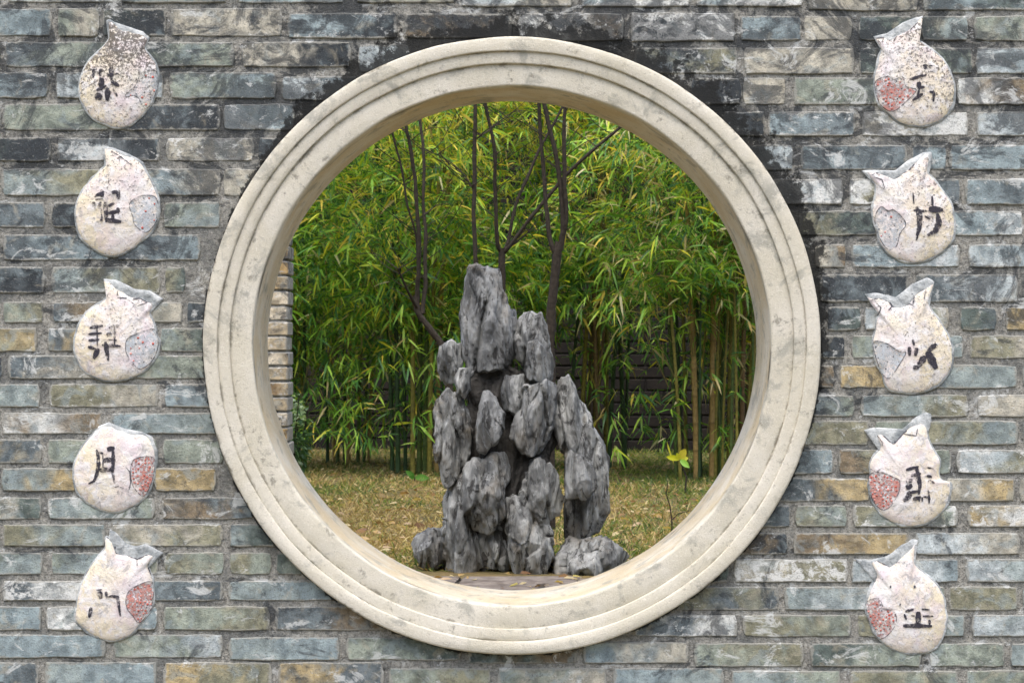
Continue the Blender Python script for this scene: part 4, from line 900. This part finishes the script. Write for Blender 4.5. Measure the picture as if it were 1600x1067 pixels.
def clump(label, X, D, culms, fol, yel, dry, seed, nspray, nsing, low=90):
    base = Vector((X, D - CAM_D, 0)); root = thing('bamboo_clump', label, 'bamboo', tuple(base), 'bamboo clumps in front of the dark wall'); rnd = random.Random(seed)
    for (dx, dy, r, h, colr, lx) in culms:
        V, Fc, cc = culm_mesh(h, r, (lx, rnd.uniform(-.25, .2)), rnd.random() * 99)
        o = mesh_obj('culm', V, Fc, M['culm'], root, True, (dx, dy, 0)); base_c = lin(colr)
        vcol(o.data, [(*[v * cc[i // 7] * (1 + .18 * math.sin(i // 21 * 2.1)) for v in base_c], 1) for i in range(len(V))])
    cx, cz, rx, ry, rz = fol                                  # foliage envelope
    P = []; Dr = []; big = []
    nb = int(nspray / 15)                                     # boughs: tufts of sprays with gaps between them
    for q in range(nb):
        u = rng.normal(0, 1, 3); u /= np.linalg.norm(u); rr = rng.uniform(.15, 1.0) ** .5 * (1 + .18 * noise.noise(Vector((u[0] * 3, u[1] * 3 + seed * 5, u[2] * 3))))
        if u[1] > .3 and rng.random() < .5: u[1] = -u[1]
        bc = np.array([cx + u[0] * rx * rr, u[1] * ry * rr, cz + u[2] * rz * rr]); bd = np.array([u[0] * .8, u[1] - .35, rng.uniform(-.5, .2)]); bc[1] -= .55 * (bc[2] - 1.5)    # foliage pushed forward with height, shaped to shade the leaves below
        for q2 in range(rng.integers(16, 34)):
            p = bc + rng.normal(0, 1, 3) * np.array([.15, .15, .10]); p[2] -= .25 * ((p[0] - bc[0]) ** 2 + (p[1] - bc[1]) ** 2) / .05 * .1
            if p[2] < .45: continue
            od = bd + rng.normal(0, .5, 3) * np.array([1, 1, .7])
            ps, ds = spray(p, od, rng.integers(4, 8), .15)
            if p[1] < -.35 * ry and len(big) < nsing and p[2] < cz + .3 * rz: big.append((ps, ds)); continue
            P += ps; Dr += ds
    for q in range(low):                                      # drooping sprays below the canopy
        p = np.array([cx + rng.uniform(-.6, .6), rng.uniform(-.55, .25), rng.uniform(.22, 1.25)])
        ps, ds = spray(p, np.array([rng.normal(0, .7), -.8, rng.uniform(-.7, .0)]), rng.integers(4, 8), .15)
        if q % 2 and len(big) < nsing + 14: big.append((ps, ds))
        else: P += ps; Dr += ds
    n = len(P); P = np.array(P); Dr = np.array(Dr); L = rng.uniform(.055, .15, n) * np.clip(1.12 - .14 * (P[:, 2] - 1.2), .75, 1.1); W = L * rng.uniform(.08, .13, n)
    hf = np.clip((P[:, 2] - 1.4) / 1.2, 0, 1)
    cols = pick(n, yel * .4, dry); m = rng.random(n) < hf * yel * 1.5; cols[m] = YELS[rng.integers(0, len(YELS), m.sum())]
    o = leaves_obj('foliage', leaf_mats(P, Dr, L, W, rng.normal(0, .7, n)), cols, M['leaf'], root); o['kind'] = 'stuff'
    for ps, ds in big:                                        # the sprays that show singly: every leaf a piece
        for p, d_ in zip(ps, ds):
            l = rng.uniform(.10, .165); x = Vector(d_).normalized(); s = Vector((0, 0, 1)).cross(x); s = s.normalized() if s.length > .05 else Vector((1, 0, 0)); u = x.cross(s)
            k = rng.choice(8, p=[.2, .2, .18, .12, .14, .06, .05 + .02, .03]); rm = Matrix((x, s, u)).transposed().to_4x4()
            m4 = Matrix.Translation(Vector(p)) @ rm @ Matrix.Rotation(rng.normal(0, .5), 4, 'X') @ Matrix.Scale(l, 4)
            o = bpy.data.objects.new('leaf', LEAF_MESHES[k]); C.objects.link(o); o.parent = root; o.matrix_local = m4
    # thin twigs that carry the sprays
    TV = []; TF = []
    for q in range(70):
        i = rng.integers(0, n); p = Vector(P[i]); b = Vector((p.x * .35 + rnd.uniform(-.1, .1), p.y * .3, max(.3, p.z - rnd.uniform(.2, .7)))); mid = (p + b) / 2 + Vector((0, 0, .08))
        v, f = tube([b, mid, p], [.004, .003, .0018], 4); k0 = len(TV); TV += v; TF += [tuple(k0 + z for z in ff) for ff in f]
    o = mesh_obj('twigs', TV, TF, M['culm'], root); o['kind'] = 'stuff'; vcol(o.data, [(*lin((120, 110, 66)), 1)] * len(TV))
GC, YC, TC, DC = (76, 92, 46), (118, 110, 50), (152, 126, 76), (48, 68, 40)
def auto_culms(n, seed, sx, sy, cols, r0=.012, r1=.02):
    rd = random.Random(seed); return [(rd.uniform(-sx, sx), rd.uniform(-sy, sy), rd.uniform(r0, r1), rd.uniform(2.7, 3.6), rd.choice(cols), rd.uniform(-.4, .4)) for _ in range(n)]
X_ = lambda px, D: (px - 800) / F * D
rx_ = X_(1105, 15.0)
clump('right bamboo clump with golden canes by the yellow leaved sapling', rx_, 15.0,
      [(X_(1088,15)-rx_,0,.020,3.4,TC,-.22),(X_(1114,15)-rx_,.02,.024,3.5,TC,.05),(X_(1142,15)-rx_,.15,.016,3.3,YC,.1),(X_(1160,15)-rx_,.05,.018,3.3,(120,96,66),.12),(X_(1172,15)-rx_,-.05,.018,3.2,YC,.15),(X_(1060,15)-rx_,.2,.013,3.0,GC,-.3),(X_(1100,15)-rx_,.3,.015,3.1,DC,-.1),(X_(1128,15)-rx_,.35,.016,3.1,YC,.2),(X_(1185,15)-rx_,.1,.02,3.2,TC,.2),(X_(1150,15)-rx_,.3,.016,3.2,TC,.1),(X_(1070,15)-rx_,.35,.014,3.1,DC,-.2),(X_(1080,15)-rx_,.45,.014,3.1,YC,-.1),(X_(1122,15)-rx_,.5,.016,3.1,GC,0),(X_(1136,15)-rx_,.45,.017,3.2,(110,90,60),.1),(X_(1166,15)-rx_,.4,.016,3.2,GC,.1),(X_(1178,15)-rx_,.5,.016,3.2,(110,90,60),.2)] + auto_culms(12, 41, .28, .35, [YC, GC, DC, (104, 84, 56)], .008, .014),
      (-.05, 1.95, .85, .75, 1.30), .16, .16, 1, 1150, 30)
clump('bamboo clump between the rockery and the golden canes', X_(935, 16.2), 16.2, auto_culms(12, 2, .22, .25, [GC, DC, YC, (110, 92, 64)]), (.05, 2.1, .85, .75, 1.30), .30, .06, 2, 1150, 22)
clump('bamboo clump right behind the rockery', X_(800, 16.6), 16.6, auto_culms(9, 3, .22, .25, [GC, DC, YC]), (0, 2.2, .85, .7, 1.3), .42, .02, 3, 1050, 6)
clump('bamboo clump with dense canes left of the rockery', X_(655, 15.6), 15.6,
      [(X_(x,15.6)-X_(655,15.6), y, r, h, c, l) for x, y, r, h, c, l in [(612,.1,.016,3.2,DC,-.2),(622,.0,.018,3.3,DC,-.1),(632,.15,.015,3.2,DC,-.15),(646,-.1,.018,3.4,YC,.0),(655,.05,.020,3.4,GC,.05),(664,.0,.018,3.3,GC,.1),(672,-.1,.018,3.2,YC,.15),(681,.1,.02,3.3,TC,.2),(690,.2,.016,3.2,DC,.25),(700,.1,.016,3.2,GC,.3)]],
      (0, 2.05, .85, .75, 1.30), .34, .03, 4, 1150, 30, 190)
clump('bamboo clump with thin canes over the pale grass on the left', X_(535, 16.8), 16.8,
      [(X_(x,16.8)-X_(535,16.8), y, r, h, c, l) for x, y, r, h, c, l in [(512,.0,.014,3.0,DC,-.3),(520,.1,.013,3.0,TC,-.2),(528,.0,.015,3.2,GC,-.1),(537,.1,.014,3.1,DC,.0),(546,-.1,.015,3.2,TC,.1),(558,.1,.015,3.1,GC,.2),(566,.2,.014,3.0,DC,.3),(575,.1,.013,3.0,TC,.35)]],
      (0, 2.0, .9, .75, 1.30), .26, .03, 5, 1150, 30, 260)
clump('leafy bamboo clump next to the brick pier', X_(440, 16.0), 16.0, auto_culms(8, 6, .25, .25, [GC, DC, YC]), (0, 1.9, .9, .8, 1.35), .22, .04, 6, 1100, 22, 300)
clump('bamboo clump half hidden behind the right edge of the ring', X_(1215, 15.6), 15.6, auto_culms(10, 7, .25, .25, [TC, YC, GC]), (0, 1.95, .8, .8, 1.35), .14, .16, 7, 900, 10)

# ------------------------------------------------------------------ small plants, lawn, fallen leaves
def shrub():
    D = 13.0; b = at(452, 533.5 + .9 / D * F, D); root = thing('shrub', 'small pale leaved shrub beside the brick pier', 'shrub', (b.x, b.y, 0)); n = 1500
    u = rng.normal(0, 1, (n, 3)); u /= np.linalg.norm(u, axis=1)[:, None]; P = u * np.array([.15, .16, .28]) * rng.uniform(.3, 1, (n, 1)) ** .5 + np.array([-.03, 0, .36])
    Dr = u + rng.normal(0, .6, (n, 3)); pal = np.array([lin(c) for c in [(140,164,128),(164,184,152),(80,112,70),(56,88,52),(70,100,58)]]); L = rng.uniform(.022, .042, n)
    hi = np.where(P[:, 2] > .42, 1, 0); idx = np.where((rng.random(n) < .55) & (hi == 1), rng.integers(0, 2, n), rng.integers(2, 5, n))
    o = leaves_obj('foliage', leaf_mats(P, Dr, L, L * .5, rng.normal(0, .8, n)), pal[idx], M['leaf'], root); o['kind'] = 'stuff'
    for q in range(6):
        a = q * 1.05; V, Fc = tube([(0, 0, -.02), (.05 * math.cos(a), .05 * math.sin(a), .25), (.13 * math.cos(a), .13 * math.sin(a), .6)], [.008, .006, .003], 5); mesh_obj('stem', V, Fc, M['bark'], root, True)
shrub()
def big_leaf(p, d, L, W, colr, root):
    rows = 7; V = []; Fc = []; d = Vector(d).normalized(); s = d.cross(Vector((0, -1, 0.15))).normalized(); nrm = s.cross(d)
    for i in range(rows):
        f = i / (rows - 1); w = W * math.sin(math.pi * min(1, f * .96 + .02)) ** .75; c = Vector(p) + d * L * f - Vector((0, 0, 1)) * L * .12 * f * f
        for m_ in (-1, 0, 1): V.append(c + s * w * .5 * m_ + nrm * (abs(m_) * .12 * w))
    for i in range(rows - 1):
        for m_ in range(2): a = i * 3 + m_; Fc.append((a, a + 1, a + 4, a + 3))
    o = mesh_obj('leaf', V, Fc, M['leaf'], root, True); vcol(o.data, [(*lin(colr), 1)] * len(V)); return o
def sapling():
    D = 13.6; top = at(1062, 718, D); root = thing('sapling', 'young sapling with a few bright yellow leaves before the golden canes', 'plant', (top.x + .03, top.y, 0)); t = Vector((-.03, 0, top.z))
    V, Fc = tube([(0, 0, -.02), (.01, 0, .1), t], [.006, .005, .004], 6); mesh_obj('stem', V, Fc, M['bark'], root, True)
    for d_, L, W, c in (((-1, -.2, .35), .085, .034, (206,208,40)), ((.45, -.2, 1), .082, .044, (214,200,74)), ((-.35, -.2, .9), .05, .026, (212,214,56)), ((.9, -.5, -.6), .072, .036, (140,190,70)), ((.6, .3, .2), .06, .035, (206,204,60))): big_leaf(t, d_, L, W, c, root)
    D = 9.2; b = at(1049, 533.5 + .9 / D * F, D); r2 = thing('twig', 'thin dry forked twig standing in the grass by the ring', 'twig', (b.x, b.y, 0))
    g = lambda x, y: at(x, y, D) - Vector((b.x, b.y, 0)); V, Fc = tube([g(1050, 533.5 + .9 / D * F + 2), g(1050, 815), g(1047, 790), g(1041, 772), g(1044, 750)], [.0035, .003, .003, .0022, .0012], 5); mesh_obj('stem', V, Fc, M['bark'], r2, True)
    V, Fc = tube([g(1050, 812), g(1060, 802), g(1078, 798)], [.0022, .0016, .001], 4); mesh_obj('side_stem', V, Fc, M['bark'], r2, True)
    D = 14.6; b = at(648, 742, D); r3 = thing('broadleaf_seedling', 'small green broad leaved seedling by the foot of the canes', 'plant', (b.x, b.y, 0))
    V, Fc = tube([(0, 0, -.02), (0, 0, .04)], [.005, .004], 5); mesh_obj('stem', V, Fc, M['bark'], r3, True)
    for d_, L, W, c in (((1, -.3, .12), .095, .045, (104,160,70)), ((-.7, -.2, .7), .08, .035, (96,150,66)), ((-.4, -.6, .2), .06, .03, (86,136,60))): big_leaf((0, 0, .035), d_, L, W, c, r3)
sapling()
def lawn():
    n = 110000; Dv = 7.6 + (20.5 - 7.6) * rng.random(n) ** 1.25; hw = .16 * Dv
    X = rng.uniform(-1, 1, n) * hw; P = np.stack([X, Dv - CAM_D, np.zeros(n)], 1)
    keep = ~((np.abs(X) < .5) & (P[:, 1] > 2.3) & (P[:, 1] < 3.5)); P = P[keep]; n = len(P)
    patch = np.array([noise.noise(Vector((p[0] * 1.3, p[1] * .9, 4))) + .5 * noise.noise(Vector((p[0] * 4, p[1] * 3, 9))) for p in P])
    near = P[:, 1] > 7.8                                          # greener, longer turf towards the bamboo
    green = rng.random(n) < np.clip(.26 + .75 * patch + .22 * np.sign(P[:, 0]) * np.clip(np.abs(P[:, 0]), 0, 1) + np.where(near, .42, 0), .05, .95)
    bare = (rng.random(n) < .75) & (np.array([noise.noise(Vector((p[0] * 2.2, p[1] * 1.4, 21))) for p in P]) > .28)
    P, patch, near, green = P[~bare], patch[~bare], near[~bare], green[~bare]; n = len(P)
    G = np.array([lin(c) for c in [(112,132,58),(84,108,50),(134,146,68),(64,88,46)]]); T = np.array([lin(c) for c in [(192,168,116),(206,188,138),(166,142,94),(140,116,78)]])
    cols = np.where(green[:, None], G[rng.integers(0, 4, n)], T[rng.integers(0, 4, n)]) * rng.uniform(.8, 1.15, (n, 1))
    a = rng.uniform(0, 6.283, n); el = rng.uniform(.15, 1.2, n); Dr = np.stack([np.cos(a) * np.cos(el), np.sin(a) * np.cos(el), np.sin(el)], 1)
    L = rng.uniform(.025, .07, n) * np.where(near, 1.25, 1.0); o = leaves_obj('grass', leaf_mats(P, Dr, L, L * 0 + rng.uniform(.003, .006, n), rng.uniform(0, 3, n)), cols, M['leaf'], None)
    o['kind'] = 'stuff'; o['label'] = 'dry yellowish lawn grass around the rockery'; o['category'] = 'grass'
    n = 1500; Dv = 7.9 + 9 * rng.random(n) ** 1.3; P = np.stack([rng.uniform(-1, 1, n) * .14 * Dv, Dv - CAM_D, np.full(n, .025)], 1); P = P[~((np.abs(P[:, 0]) < .4) & (np.abs(P[:, 1] - 3.5) < .3))]; n = len(P)
    a = rng.uniform(0, 6.283, n); Dr = np.stack([np.cos(a), np.sin(a), rng.uniform(-.1, .3, n)], 1); L = rng.uniform(.025, .065, n)
    pal = np.array([lin(c) for c in [(190,160,110),(150,116,80),(206,190,150),(120,90,64),(196,170,140)]])
    o = leaves_obj('leaf_litter', leaf_mats(P, Dr, L, L * rng.uniform(.25, .5, n), rng.normal(0, .5, n)), pal[rng.integers(0, 5, n)], M['leaf'], None)
    o['kind'] = 'stuff'; o['label'] = 'scattered dry fallen leaves on the lawn'; o['category'] = 'leaf litter'
lawn()
